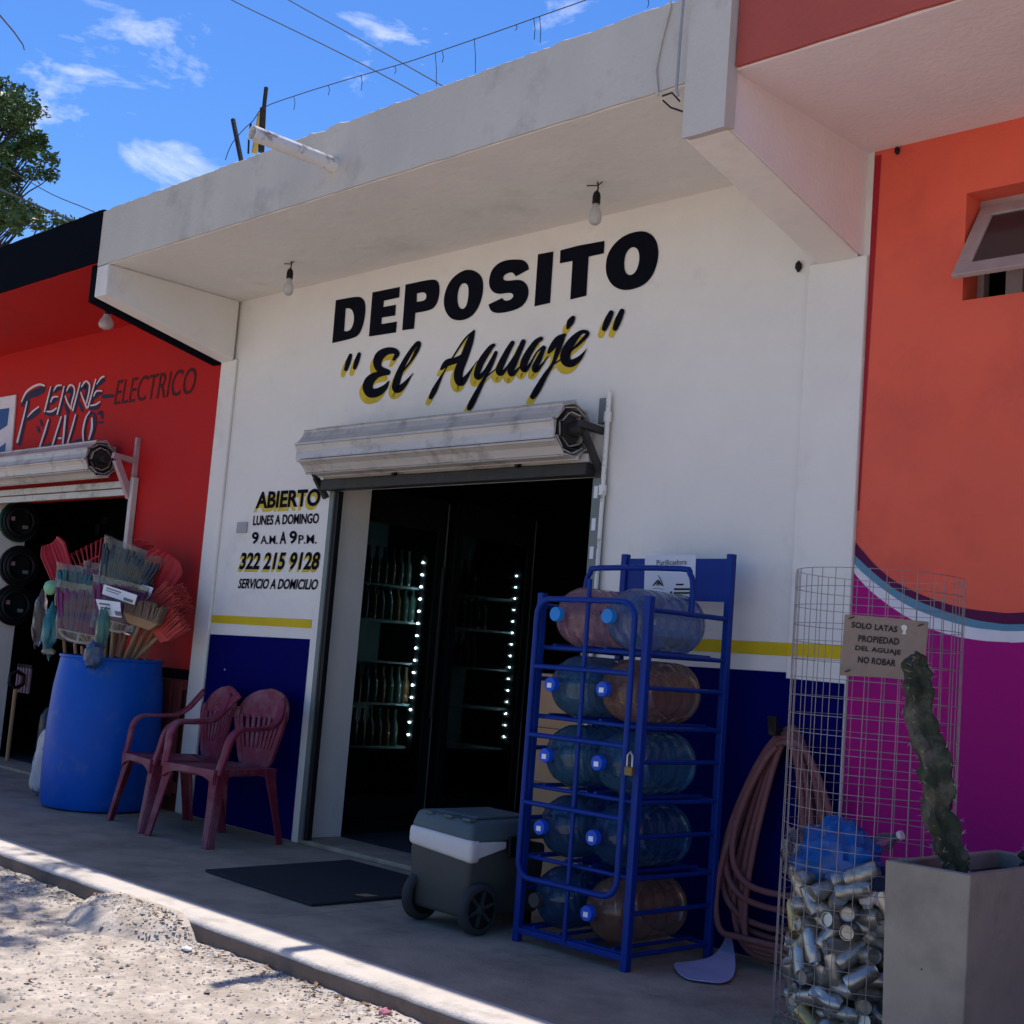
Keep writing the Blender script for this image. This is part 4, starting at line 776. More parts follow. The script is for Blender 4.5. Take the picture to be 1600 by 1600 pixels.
# ------------------------------------------------------------------ plastic armchairs
def chair(label, loc, rz, sc=1.0):
    t = thing('plastic_armchair', label, 'chair', loc, rz); Mt = M_CHAIR; K = dict(local=True)
    def P(x, y, z): return Vector((x, y, z))*sc
    def leg(sx, sy):
        x0, y0, x1, y1 = sx*.205, sy*.195+(-.01 if sy < 0 else .0), sx*.262, sy*.275
        mb = MB(); m = 6
        for (wx, wy, ox, oy) in ((.062, .012, 0, sy*.0), (.012, .058, sx*.026, -sy*.026)):
            lo = []; hi = []
            def ring(f):
                cx = x1+(x0-x1)*f+ox; cy = y1+(y0-y1)*f+oy; k_ = .78+.55*f**2; z = .425*f
                return [P(cx-wx/2*k_, cy-wy/2*k_, z), P(cx+wx/2*k_, cy-wy/2*k_, z), P(cx+wx/2*k_, cy+wy/2*k_, z), P(cx-wx/2*k_, cy+wy/2*k_, z)]
            for i in range(m): mb.hexa(ring(i/m), ring((i+1)/m)) if False else None
            R_s = [ring(i/m) for i in range(m+1)]
            b = [p for r in R_s for p in r]
            fs = [(0,3,2,1), tuple(4*m+i for i in range(4))]+[(4*i+j, 4*i+(j+1) % 4, 4*i+4+(j+1) % 4, 4*i+4+j) for i in range(m) for j in range(4)]
            mb.add(b, fs)
        mb.build('leg', Mt, t, bevel=0.004, **K)
    for sx in (-1, 1):
        for sy in (-1, 1): leg(sx, sy)
    # seat: dished, with a rounded apron
    def seat(u, v):
        x = (u-.5)*2; y = (v-.5)*2; w = .225-.025*max(0, y); e = max(abs(x), abs(y))
        z = .43-.022*(1-x*x)*(1-y*y)+.010*math.cos(y*3)*(1-abs(x))
        if e > .9: z -= (e-.9)*.35
        return P(x*w*1.05, y*.225, z)
    MB().grid(seat, 25, 25).build('seat', Mt, t, solid=0.012*sc, smooth=True, **K)
    ap = MB()
    for a, b in (((-.235,-.232),(.235,-.232)), ((.235,-.232),(.215,.235)), ((.215,.235),(-.215,.235)), ((-.215,.235),(-.235,-.232))):
        n = 10; v = []
        for i in range(n+1):
            s = i/n; x = a[0]+(b[0]-a[0])*s; y = a[1]+(b[1]-a[1])*s; dz = .035+.05*(abs(s-.5)*2)**3
            v.append((x, y, dz))
        for i in range(n):
            q, r = v[i], v[i+1]; dn = Vector((b[1]-a[1], a[0]-b[0], 0)).normalized()*.006
            ap.hexa([P(q[0],q[1],.43-q[2])-dn, P(r[0],r[1],.43-r[2])-dn, P(r[0],r[1],.43-r[2])+dn, P(q[0],q[1],.43-q[2])+dn], [P(q[0],q[1],.428)-dn, P(r[0],r[1],.428)-dn, P(r[0],r[1],.428)+dn, P(q[0],q[1],.428)+dn])
    ap.build('apron', Mt, t, **K)
    # arms: rise from the front corner, run back and sweep up into the backrest
    for sx in (-1, 1):
        pts = catmull([(sx*.245,-.215,.40), (sx*.258,-.195,.50), (sx*.272,-.175,.60), (sx*.280,-.12,.655), (sx*.282,0,.662), (sx*.278,.10,.672), (sx*.262,.17,.71), (sx*.235,.215,.775), (sx*.195,.245,.835)], 4)
        mb = MB(); vs = []
        for i, p in enumerate(pts):
            q = Vector(pts[min(i+1, len(pts)-1)])-Vector(pts[max(i-1, 0)]); q.normalize()
            s_ = Vector((sx, 0, 0)); s_ = (s_-q*s_.dot(q)).normalized(); n_ = q.cross(s_)
            f = i/(len(pts)-1); w = .028+.004*math.sin(f*PI); h = .010
            c = Vector(p); vs += [(c-s_*w-n_*h)*sc, (c+s_*w-n_*h*1.4)*sc, (c+s_*w*1.02+n_*h)*sc, (c-s_*w+n_*h)*sc]
        n = len(pts); mb.add(vs, [(0,1,2,3), tuple(4*(n-1)+i for i in range(4))]+[(4*i+j, 4*i+4+j, 4*i+4+(j+1) % 4, 4*i+(j+1) % 4) for i in range(n-1) for j in range(4)])
        mb.build('armrest', Mt, t, bevel=0.005*sc, smooth=True, **K)
    # backrest: solid crest, slats, lower panel
    def back(x, z): return P(x, .235+.055*((z-.42)/.45)+.035*(1-(x/.22)**2)-.0, z)
    hw = lambda z: .125+.10*min(1, max(0, (z-.43)/.27))**.8 if z < .735 else .225*math.sqrt(max(0, 1-((z-.735)/.150)**2))
    def crest(u, v): z = .705+.18*v; x = (u-.5)*2*max(.01, hw(z)-.002); return back(x, z-.0+.0)
    MB().grid(crest, 19, 12).build('crest', Mt, t, solid=0.012*sc, smooth=True, **K)
    def low(u, v): z = .425+.10*v; x = (u-.5)*2*(hw(z)-.012); return back(x, z)
    MB().grid(low, 13, 5).build('lower_panel', Mt, t, solid=0.012*sc, smooth=True, **K)
    for i in range(9):
        s = (i-4)/4
        def sl(u, v): z = .515+.20*v; x = s*(hw(z)-.035)+(u-.5)*.024; return back(x, z)
        MB().grid(sl, 3, 8).build('slat', Mt, t, solid=0.011*sc, smooth=True, **K)
    for s in (-1, 1):
        def stl(u, v): z = .43+.33*v; x = s*(hw(z)-.006)+(u-.5)*.034; return back(x, z)
        MB().grid(stl, 3, 12).build('stile', Mt, t, solid=0.016*sc, smooth=True, **K)
    return t
fl, fr2, br_ = gp(240, 1305), gp(311, 1322), gp(405, 1313)
ca = (fl.x+fr2.x)/2
chair('faded maroon plastic armchair beside the doorway guide rail', (ca+.03, -0.44, 0), 0.10, 1.0)
f1, f2 = gp(150, 1283), gp(232, 1302)
chair('faded maroon plastic armchair beside the blue drum', ((f1.x+f2.x)/2+.03, -0.43, 0), -0.16, 0.985)

# ------------------------------------------------------------------ door mat
o = MB().prism([(-5.868,-1.087,.003),(-4.94,-1.118,.003),(-4.945,-.155,.003),(-5.90,-.147,.003)], (0,0,.012)).build('door_mat', M_MATB, bevel=.003); tag(o, 'black rubber mat on the pavement before the doorway', 'mat')

# ------------------------------------------------------------------ wheeled cool box
cx0, cx1, cy0, cy1 = -4.575, -4.195, -0.875, -0.42
t = thing('cool_box', 'dark grey wheeled cool box with white band and blue-grey lid', 'cool box', ((cx0+cx1)/2, (cy0+cy1)/2, 0)); t.scale = (1.06, 1.06, 1.10)
MB().hexa([(cx0+.02,cy0+.015,.055),(cx1-.02,cy0+.015,.055),(cx1-.02,cy1-.01,.055),(cx0+.02,cy1-.01,.055)], [(cx0+.003,cy0+.003,.305),(cx1-.003,cy0+.003,.305),(cx1-.003,cy1-.003,.335),(cx0+.003,cy1-.003,.335)]).build('body', M_COOLD, t, bevel=.022, seg=3, smooth=True)
# band: dips at the front corner and tapers away along the side
def bandpoly(side):
    if side == 'front': return [(cx0, cy0, .315), (cx1, cy0, .285), (cx1, cy0, .352), (cx0, cy0, .385)]
zf = .29
MB().hexa([(cx0-.002,cy0-.004,.298),(cx1+.004,cy0-.004,.268),(cx1+.004,cy0+.06,.268),(cx0-.002,cy0+.06,.298)], [(cx0-.002,cy0-.004,.374),(cx1+.004,cy0-.004,.360),(cx1+.004,cy0+.06,.360),(cx0-.002,cy0+.06,.374)]).build('white_band', M_COOLW, t, bevel=.02, seg=3, smooth=True)
MB().hexa([(cx1-.04,cy0+.03,.284),(cx1+.0035,cy0+.03,.284),(cx1+.0035,cy0+.20,.322),(cx1-.04,cy0+.20,.322)], [(cx1-.04,cy0+.03,.351),(cx1+.0035,cy0+.03,.351),(cx1+.0035,cy0+.20,.348),(cx1-.04,cy0+.20,.348)]).build('white_band', M_COOLW, t, bevel=.004)
MB().hexa([(cx0,cy0,.366),(cx1+.002,cy0,.346),(cx1+.002,cy1,.35),(cx0,cy1,.366)], [(cx0+.02,cy0+.02,.438),(cx1-.025,cy0+.02,.425),(cx1-.025,cy1-.02,.43),(cx0+.02,cy1-.02,.438)]).build('lid', M_COOLB, t, bevel=.02, seg=3, smooth=True)
for xx in (cx0+.07, cx0+.19, cx0+.30): MB().box(xx, xx+.05, cy0+.012, cy0+.05, .425, .437).build('lid_rib', M_COOLB, t, bevel=.005)
MB().box(cx0+.06, cx1-.06, cy0+.08, cy1-.06, .428, .440).build('lid_panel', M_COOLB, t, bevel=.006)
MB().box(cx1-.004, cx1+.014, cy0+.21, cy0+.33, .285, .37).build('latch', M_BLK, t, bevel=.006)
for sx, xx in ((1, cx1+.006), (-1, cx0+.045)):
    Mw = Matrix.Translation((xx, cy0+.06, .098)) @ Matrix.Rotation(PI/2, 4, 'Y')
    w = MB().lathe([(.072,-.022),(.090,-.022),(.098,-.015),(.098,.015),(.090,.022),(.072,.022)], 36, Mw, False, False).build('wheel', M_TYRE, t, smooth=True)
    MB().lathe([(.0,-.01),(.072,-.012),(.074,.012),(.0,.010)], 28, Mw).build('hub_disc', M_BLK, w, smooth=True)
    for k in range(6):
        a = PI*k/3+.3; q = Vector((xx+sx*.014, cy0+.06, .098)); MB().bar(q+Vector((0, .018*math.cos(a), .018*math.sin(a))), q+Vector((0, .068*math.cos(a), .068*math.sin(a))), .016, .012).build('spoke', M_TYRE, w)
    MB().lathe([(.02,-.02),(.02,.022),(.012,.026)], 16, Mw).build('hub_cap', M_TYRE, w, smooth=True)
MB().tube([(cx0, cy0+.06, .105), (cx1, cy0+.06, .105)], .012, 8).build('axle', M_BLK, t, smooth=True)
MB().box(cx0+.05, cx1-.05, cy1-.08, cy1-.02, 0.0, .06).build('rear_foot', M_BLK, t)

# ------------------------------------------------------------------ water rack
a_, b_, c_ = gp(808, 1470), gp(987, 1521), gp(1099, 1494)
RX0, RX1, RYf, RYb = a_.x, (b_.x+c_.x)/2, -0.735, -0.20
zf_, zk_ = wp(1016, 931, RYf).z, wp(1131, 866, RYb).z
RK = thing('water_rack', 'blue steel rack holding ten water jugs beside the doorway', 'rack', ((RX0+RX1)/2, -0.47, 0))
pw = .032
for x_, y_, z_ in ((RX0, RYf, zf_), (RX1, RYf, zf_), (RX0, RYb, zk_), (RX1, RYb, zk_)):
    MB().box(x_-pw/2, x_+pw/2, y_-pw/2, y_+pw/2, 0, z_).build('post', M_RACK, RK, bevel=.003)
capL = [(866,960),(853,1070),(846,1180),(834,1293),(838,1403)]; capR = [(953,962),(940,1077),(933,1190),(922,1308),(918,1432)]
YC = -0.80; rows = []
xl = sum(wp(*p, YC).x for p in capL)/5; xr = sum(wp(*p, YC).x for p in capR)/5
xl = max(xl, RX0+.145); xr = min(xr, RX1-.145)
JR = .128
for p, q in zip(capL, capR): rows.append((wp(*p, YC).z+wp(*q, YC).z)/2)
dz = (rows[0]-rows[4])/4; rows = [rows[0]-dz*i for i in range(5)]
def rod(P, r=.0095, name='bar'): MB().tube(P, r, 8).build(name, M_RACK, RK, smooth=True)
for zz in rows:
    zb_ = zz-JR-.012
    for x_ in (RX0, RX1):
        rod([(x_, RYf, zb_), (x_, RYb, zb_)]); 
        if zz < rows[0]-.01: rod([(x_, RYf, zz+.02), (x_, RYb, zz+.02)])
    for xc in (xl, xr):
        for s in (-1, 1): rod([(xc+s*.075, RYf+.02, zb_+.010), (xc+s*.075, RYb, zb_+.010)], .008, 'shelf_rod')
    rod([(RX0, RYf+.02, zb_), (RX1, RYf+.02, zb_)], .009, 'shelf_bar'); rod([(RX0, RYb, zb_), (RX1, RYb, zb_)], .009, 'shelf_bar')
for x_ in (RX0, RX1): rod([(x_, RYf, wp(1020, 952, RYf).z), (x_, RYb, wp(1020, 952, RYf).z)], .011)
MB().box(RX0, RX1, RYf-.012, RYf+.012, .035, .06).build('bottom_rail', M_RACK, RK, bevel=.003)
# hinged front gate with rounded corners
gy = RYf-.032; gx0, gx1 = RX0+.005, RX1-.045; gz1 = wp(930, 938, gy).z; gz0 = wp(890, 1388, gy).z; rr = .07
loop = []
for cx_, cz_, a0 in ((gx1-rr, gz1-rr, 0), (gx0+rr, gz1-rr, PI/2), (gx0+rr, gz0+rr, PI), (gx1-rr, gz0+rr, 1.5*PI)):
    loop += [(cx_+rr*math.cos(a0+PI/2*i/6), gy, cz_+rr*math.sin(a0+PI/2*i/6)) for i in range(7)]
MB().tube(loop, .0125, 10, True).build('gate_frame', M_RACK, RK, smooth=True)
mx_ = (gx0+gx1)/2
for py_ in (1046, 1157, 1268): zz = wp(905, py_, gy).z; rod([(gx0, gy, zz), (gx1, gy, zz)], .011, 'gate_bar')
rod([(mx_, gy+.02, .05), (mx_, gy+.02, gz1+.09)], .010, 'gate_bar')
hy = -.46; hz = wp(1000, 888, hy).z; h0_ = wp(1020, 952, RYf).z
lp_ = [(RX1-.0, hy, h0_), (RX1-.0, hy, hz-.07), (RX1-.02, hy, hz-.02), (RX1-.07, hy, hz), (RX0+.07, hy, hz), (RX0+.02, hy, hz-.02), (RX0, hy, hz-.07), (RX0, hy, h0_)]
MB().tube(catmull(lp_, 3), .0125, 10).build('top_hoop', M_RACK, RK, smooth=True)
zb1 = wp(1040, 938, RYb).z
MB().box(RX0+.016, RX1-.016, RYb-.004, RYb+.004, zb1, zk_-.02).build('sign_panel', M_RACK, RK)
P = [wp(*q, RYb-.008) for q in ((1008,868),(1087,867),(1085,936),(1006,930))]
sg = MB().prism([P[0],P[1],P[2],P[3]], (0,.003,0)).build('paper_sign', M_PAPER); tag(sg, 'white Purificadora paper sign on the blue rack back panel', 'sign')
m = MB(); Yp = RYb-.0105
wall_text(m, 'Purificadora', (1026,883), (1073,882), (1026,875), Yp, 0.0); wall_text(m, 'Viela', (1060,893), (1078,892), (1060,886), Yp, 0.0)
for a, b, c_, d_ in ((1056,1068,912,914.5),(1053,1082,919,922),(1053,1082,925,928),(1047,1050,924,928)):
    m.add([wp(a,d_,Yp), wp(b,d_,Yp), wp(b,c_,Yp), wp(a,c_,Yp)], [(0,1,2,3)])
I_ = Px(1000, 860, 10.667)
strokes(m, [[(300,410,6),(340,480,14),(375,560,8)],[(210,590,10),(260,540,26),(300,500,20),(330,540,30),(385,590,16)],[(280,590,10),(300,540,24),(320,590,10)],[(210,640,6),(300,630,6),(380,650,8)]], I_, Yp-.0005, dy=.0001)
m.build('print', M_INK, sg)
# padlock on the gate
q = wp(984, 1205, gy-.02); pl = thing('padlock', 'brass padlock hanging on the rack gate', 'padlock', q)
MB().box(q.x-.02, q.x+.02, gy-.032, gy-.014, q.z-.018, q.z+.018).build('lock_body', mat('worn_brass', (.17,.13,.05), .4, metal=.5), pl, bevel=.004)
MB().tube([(q.x-.013, gy-.023, q.z+.018), (q.x-.013, gy-.023, q.z+.06), (q.x, gy-.023, q.z+.075), (q.x+.013, gy-.023, q.z+.06), (q.x+.013, gy-.023, q.z+.018)], .0045, 8).build('shackle', M_CAN, pl, smooth=True)
# jugs
J_PINK = film('pink_jug', (0.50, 0.27, 0.34), .58, .05, .5); J_LB = film('pale_blue_jug', (0.16, 0.28, 0.54), .58, .05, .5)
J_B = film('blue_jug', (0.07, 0.24, 0.44), .62, .05, .5); J_B2 = film('deep_blue_jug', (0.04, 0.15, 0.36), .64, .05, .5); J_OR = film('amber_jug', (0.42, 0.25, 0.175), .6, .05, .5)
M_CAPB = mat('blue_cap', (0.01, 0.075, 0.50), .4, .08, 20); M_CAPL = mat('light_blue_cap', (0.02, 0.20, 0.55), .4, .08, 20); M_CAPW = mat('white_seal', (.7,.7,.74), .5)
lib = {}
def jug(xc, zc, m_, capm, label, seal):
    t = thing('water_jug', label, 'water jug', (xc, YC, zc))
    Mj = Matrix.Rotation(-PI/2, 4, 'X')      # local z -> +y
    pr = [(.026,.012),(.028,.03),(.030,.05),(.034,.062),(.055,.075),(.088,.095),(.112,.122),(.125,.155)]
    y_ = .155
    for k in range(4): pr += [(.130, y_+.012), (.130, y_+.05), (.1255, y_+.058), (.1255, y_+.066), (.130, y_+.074)]; y_ += .076
    pr += [(.128, y_+.02), (.118, y_+.042), (.09, y_+.05), (.02, y_+.044)]
    MB().lathe(pr, 32, Mj, False, True).build('bottle', m_, t, smooth=True, local=True)
    MB().lathe([(.029,-.006),(.031,.0),(.031,.022),(.027,.024)], 20, Mj).build('cap', capm, t, smooth=True, local=True)
    MB().lathe([(.0335,.028),(.0335,.034)], 20, Mj, False, False).build('neck_ring', m_, t, local=True)
    if seal: MB().box(-.012, .012, -.0085, -.0065, -.014, .006).build('seal', M_CAPW, t, local=True)
    return t
spec = [((J_PINK, M_CAPL, 0, 'pale pink water jug on the top shelf'), (J_LB, M_CAPL, 0, 'pale blue water jug on the top shelf')),
        ((J_B, M_CAPB, 1, 'blue water jug beside the amber jug on the second shelf'), (J_OR, M_CAPB, 1, 'amber water jug directly under the pale blue one')),
        ((J_B, M_CAPB, 1, 'blue water jug on the middle shelf, doorway side'), (J_B, M_CAPB, 1, 'blue water jug behind the brass padlock')),
        ((J_B2, M_CAPB, 1, 'deep blue water jug on the fourth shelf, doorway side'), (J_B2, M_CAPB, 1, 'deep blue water jug directly above the lowest amber jug')),
        ((J_B2, M_TYRE, 0, 'deep blue water jug with dark cap on the lowest shelf'), (J_OR, M_CAPB, 1, 'amber water jug on the lowest shelf'))]
for zz, (A_, B_) in zip(rows, spec):
    jug(xl, zz, A_[0], A_[1], A_[3], A_[2]); jug(xr, zz, B_[0], B_[1], B_[3], B_[2])

# ------------------------------------------------------------------ inside the white shop
M_FR = mat('black_fridge', (0.010, 0.011, 0.013), .4, .1, 5); M_FRI = mat('fridge_liner', (0.30, 0.42, 0.46), .5, .1, 5)
M_GL = film('fridge_glass', (.02,.03,.03), .93, .05, .5); M_LED = mat('cool_led', (.9,.95,1), .5, emit=(.72,.93,1.0), estr=220)
M_BOT = mat('green_bottle_glass', (.05,.10,.085), .1, .1, 5, spec=.5); M_BOT2 = mat('amber_bottle_glass', (.13,.085,.045), .1, .1, 5, spec=.5)
bot_me = MB().lathe([(.028,0),(.03,.01),(.03,.13),(.024,.15),(.012,.18),(.012,.225),(.014,.23),(.013,.24)], 12).mesh('bottle', smooth=True); bot_me.materials.append(M_BOT)
bot_me2 = bot_me.copy(); bot_me2.materials[0] = M_BOT2
FX = -6.70
def fridge(y0, y1, gy0, gy1, ledy, label, nb, lab2, grp):
    t = thing('display_fridge', label, 'fridge', (FX-.3, (y0+y1)/2, .012)); b0 = .012
    mb = MB(); X0 = max(FX-.62, -7.88)
    mb.box(X0, FX-.03, y0, y0+.03, b0, 2.2).box(X0, FX-.03, y1-.03, y1, b0, 2.2).box(X0, X0+.03, y0+.03, y1-.03, b0, 2.2).box(X0+.03, FX-.03, y0+.03, y1-.03, 2.05, 2.2).box(X0+.03, FX-.03, y0+.03, y1-.03, b0, .22)
    mb.build('cabinet', M_FR, t)
    MB().box(X0+.031, X0+.035, y0+.031, y1-.031, .221, 2.049).build('liner', M_FRI, t)
    fr = MB(); fr.box(FX-.028, FX, y0, gy0, b0+.1, 2.2).box(FX-.028, FX, gy1, y1, b0+.1, 2.2).box(FX-.028, FX, gy0, gy1, 1.985, 2.2).box(FX-.028, FX, gy0, gy1, b0+.1, .25); d_ = fr.build('door', M_FR, t, bevel=.003)
    MB().box(FX-.018, FX-.012, gy0, gy1, .25, 1.985).build('glass', M_GL, d_)
    MB().box(FX+.001, FX+.006, y1-.012, y1-.004, b0+.12, 2.18).build('edge_trim', M_STEELG, d_)
    MB().tube([(FX+.03, gy1+.035, .75), (FX+.03, gy1+.035, 1.75)], .010, 6).build('handle', M_FR, d_)
    MB().box(FX-.07, FX-.03, ledy+.008, ledy+.02, .5, 1.9).build('led_strip', M_FR, t)
    for i in range(15):
        z_ = 1.77-(1.77-.635)*i/14; c = Vector((FX-.05, ledy, z_)); MB().lathe([(.001,-.006),(.006,-.003),(.006,.003),(.001,.006)], 8, Matrix.Translation(c)).build('led', M_LED, t, smooth=True)
    shelves = (.55, .83, 1.10, 1.37, 1.60)
    for z_ in shelves: MB().box(X0+.04, FX-.09, y0+.04, y1-.06, z_-.012, z_).build('shelf', M_FRI, t)
    for si, z_ in enumerate(shelves):
        for k in range(nb[si]):
            o = inst(bot_me if (k+si) % 3 else bot_me2, 'glass_bottle'); o.location = (FX-.14, gy0+.04+k*.068, z_+.001); tag(o, lab2, 'bottle', grp)
fridge(0.335, 1.10, 0.375, 1.02, 0.945, 'black glass-door fridge just inside the doorway', (8, 9, 0, 9, 8), 'dark bottle standing in the fridge just inside the doorway', 'bottles in the first fridge')
fridge(1.18, 1.95, 1.24, 1.88, 1.835, 'black glass-door fridge deeper inside the white shop', (0, 0, 5, 6, 4), 'dark bottle standing in the fridge deeper inside', 'bottles in the second fridge')
rnd = random.Random(3); zz = .03
bx0 = wp(846, 1100, .12).x-.02
for i in range(4):
    h_ = .27; j = rnd.uniform(-.012, .012)
    o = MB().box(bx0+j, min(bx0+.34+j, DX1-.02), .06+j, .30, zz, zz+h_).build('cardboard_box', M_CARD, bevel=.004)
    tag(o, ('brown cardboard box at the bottom of the stack behind the rack', 'brown cardboard box second from the bottom of the stack', 'brown cardboard box third from the bottom of the stack', 'brown cardboard box topping the stack behind the rack')[i], 'box', 'boxes stacked behind the water rack'); zz += h_+.002

# ------------------------------------------------------------------ hose on a hook
hk = wp(1221, 1132, -0.05); t = thing('garden_hose', 'dusty pink hose hanging in many loops on the blue wall', 'hose', (hk.x, -.08, 0))
rnd = random.Random(11); path = []
specs = [(-.20,.18,.03,1.0),(-.26,.22,.10,.98),(-.23,.30,.02,.95),(-.30,.26,.16,.90),(-.18,.36,.06,.97),(-.28,.34,.26,.80),(-.15,.28,.02,1.0),(-.24,.40,.34,.72),(-.31,.20,.05,.99)]
topz = hk.z-.005
for i, (lx_, rx_, bz_, f_) in enumerate(specs):
    yy = -.045-.012*i+rnd.uniform(-.004, .004); n = 30
    for k in range(n):
        s = k/n; a = 2*PI*s
        
        fall = (1-math.cos(a))/2; shape = math.sin(a)*(abs(math.sin(a))**-.25 if abs(math.sin(a)) > .01 else 1)*(.55+.55*fall)
        zz = topz-.02*i*.4-(topz-bz_-.03)*fall**.85
        path.append((hk.x+.05+(rx_*.72 if math.sin(a) > 0 else lx_)*abs(shape)*1.05+.006*i, max(yy-.06*fall, -.30), max(zz, .018+.012*i)))
MB().tube(catmull(path, 2), .0135, 8).build('loops', M_HOSE, t, smooth=True)
MB().bar((hk.x-.005, -.026, hk.z-.03), (hk.x+.03, -.165, hk.z-.03), .03, .03).bar((hk.x+.03, -.155, hk.z-.03), (hk.x+.03, -.165, hk.z+.035), .04, .02).build('hook', M_BLK, t, bevel=.004)

# ------------------------------------------------------------------ fallen white sheet
S_ = [gp(*p) for p in ((1047,1507),(1066,1533),(1100,1538),(1135,1541),(1150,1526),(1146,1502),(1137,1480),(1128,1497),(1112,1508),(1080,1509))]
mb = MB(); Q = [Vector((p.x, p.y, .012+.05*max(0, (i-5)*.2 if 5 <= i <= 7 else 0)+(.02 if i == 0 else 0))) for i, p in enumerate(S_)]
o = mb.sheet([[Vector((p[0],p[1],0.012+max(0,(p[1]+.42))*.15)) for p in chaikin([(q.x,q.y) for q in Q])]]).build('plastic_sheet', mat('bluish_white_plastic', (.42,.43,.62), .4), solid=.003, smooth=False); tag(o, 'bluish white plastic offcut lying on the floor by the hose', 'offcut')

# ------------------------------------------------------------------ wire can bin
BC = Vector((-2.43, -0.70, 0)); BR = .285; BH = (wp(1253, 886, -.75).z+wp(1525, 910, -.75).z)/2
BN = thing('wire_bin', 'tall wire mesh bin of cans beside the concrete planter', 'bin', BC)
ring = MB().tube([(BR*math.cos(2*PI*k/40), BR*math.sin(2*PI*k/40), 0) for k in range(40)], .0014, 4, True).mesh('ring_wire'); ring.materials.append(M_WIRE)
vert = MB().tube([(0,0,.004), (0,0,BH)], .0014, 4).mesh('upright_wire'); vert.materials.append(M_WIRE)
nr = 25
rnd = random.Random(2)
for i in range(nr+1):
    o = inst(ring, 'ring_wire', BN); o.location = (0, 0, .006+(BH-.006)*i/nr); o.rotation_euler = (rnd.uniform(-.006,.006), rnd.uniform(-.006,.006), 0)
for k in range(32):
    a = 2*PI*k/32; o = inst(vert, 'upright_wire', BN); o.location = ((BR+.0024)*math.cos(a), (BR+.0024)*math.sin(a), 0); o.rotation_euler = (rnd.uniform(-.004,.004), rnd.uniform(-.004,.004), 0)
# cardboard notice facing the street
nrm = Vector((CAM.x-BC.x, CAM.y-BC.y, 0)).normalized(); P0 = BC+nrm*(BR+.012); J_ = Px(1300, 950, 10.0)
SG = thing('cardboard_notice', 'brown cardboard notice reading SOLO LATAS on the wire bin', 'sign', pp(1380, 1060, P0, nrm))
Q = [pp(*J_(*p), P0, nrm) for p in ((200,98),(850,150),(1512,215),(1470,650),(1440,1150),(800,1085),(122,1052),(160,600))]
MB().prism(Q, -nrm*.004).build('card', mat('weathered_cardboard', (.27,.205,.16), .9, .16, 12, .2, 60, dirt=(.16,.115,.09), dirt_lo=.52, dirt_hi=.75, dscale=12), SG)
P1 = P0+nrm*.002; m = MB()
def jt(s, bl, br, tl, of=.03):
    a, b, c = (pp(*J_(*q), P1, nrm) for q in (bl, br, tl)); fit_text(m, s, a, b-a, c-a, of, 1.05)
jt('SOLO LATAS', (300,305), (1015,382), (312,212)); jt('PROPIEDAD', (405,525), (1045,580), (415,420)); jt('DEL AGUAJE', (358,680), (1070,755), (368,582)); jt('NO ROBAR', (400,855), (990,915), (412,752))
m.build('lettering', M_INK, SG)
cup = [(1085,275),(1130,258),(1170,280),(1178,315),(1160,345),(1148,372),(1160,395),(1150,412),(1105,412),(1090,395),(1115,372),(1100,345),(1080,310)]
MB().sheet([[pp(*J_(*p), P1, nrm) for p in chaikin(cup)]]).build('white_figure', mat('white_marker', (.62,.6,.52), .7), SG)
for p in ((300,155),(1380,270),(240,985)): q = pp(*J_(*p), P1, nrm); MB().tube([q-Vector((.012,0,.004)), q+nrm*.004, q+Vector((.012,0,.004))], .002, 5).build('wire_tie', M_STEELD, SG)
# cans
def can_mesh(name, dents, m_, seed):
    def fn(u, v):
        a = 2*PI*u; prof_ = [(.0,.0),(.022,.003),(.026,.0),(.032,.012),(.033,.03),(.033,.06),(.033,.085),(.0325,.1),(.026,.116),(.0265,.121),(.024,.121),(.022,.114),(.0,.114)]
        r, z = prof_[round(v*12)]
        k = 1
        if dents and 2 < round(v*12) < 9: k = 1-dents*max(0, noise.noise(Vector((math.cos(a)*1.5+seed, math.sin(a)*1.5, z*22)))*1.6)
        return Vector((r*math.cos(a)*k, r*math.sin(a)*k, z-.06))
    me = MB().grid(fn, 18, 13, True).mesh(name, smooth=True); me.materials.append(m_); return me
CM = [can_mesh('can', 0, M_CAN2, 1), can_mesh('can', .35, M_CAN2, 2), can_mesh('can', .5, M_CAN, 3), can_mesh('can', .1, M_CAN, 4), can_mesh('can', .2, M_CAND, 5), can_mesh('can', .2, M_CANG, 6), can_mesh('can', .3, M_CANR, 7), can_mesh('can', .25, M_CAN2, 8)]
CL = {0: 'smooth silver can in the wire bin', 1: 'dented silver can in the wire bin', 2: 'crushed bare aluminium can in the wire bin', 3: 'shiny bare aluminium can in the wire bin', 4: 'dark blue printed can in the wire bin', 5: 'gold printed can in the wire bin', 6: 'red printed can in the wire bin', 7: 'dented silver can in the wire bin'}
rnd = random.Random(21); placed = []; az = math.atan2(nrm.y, nrm.x)
tries = 0
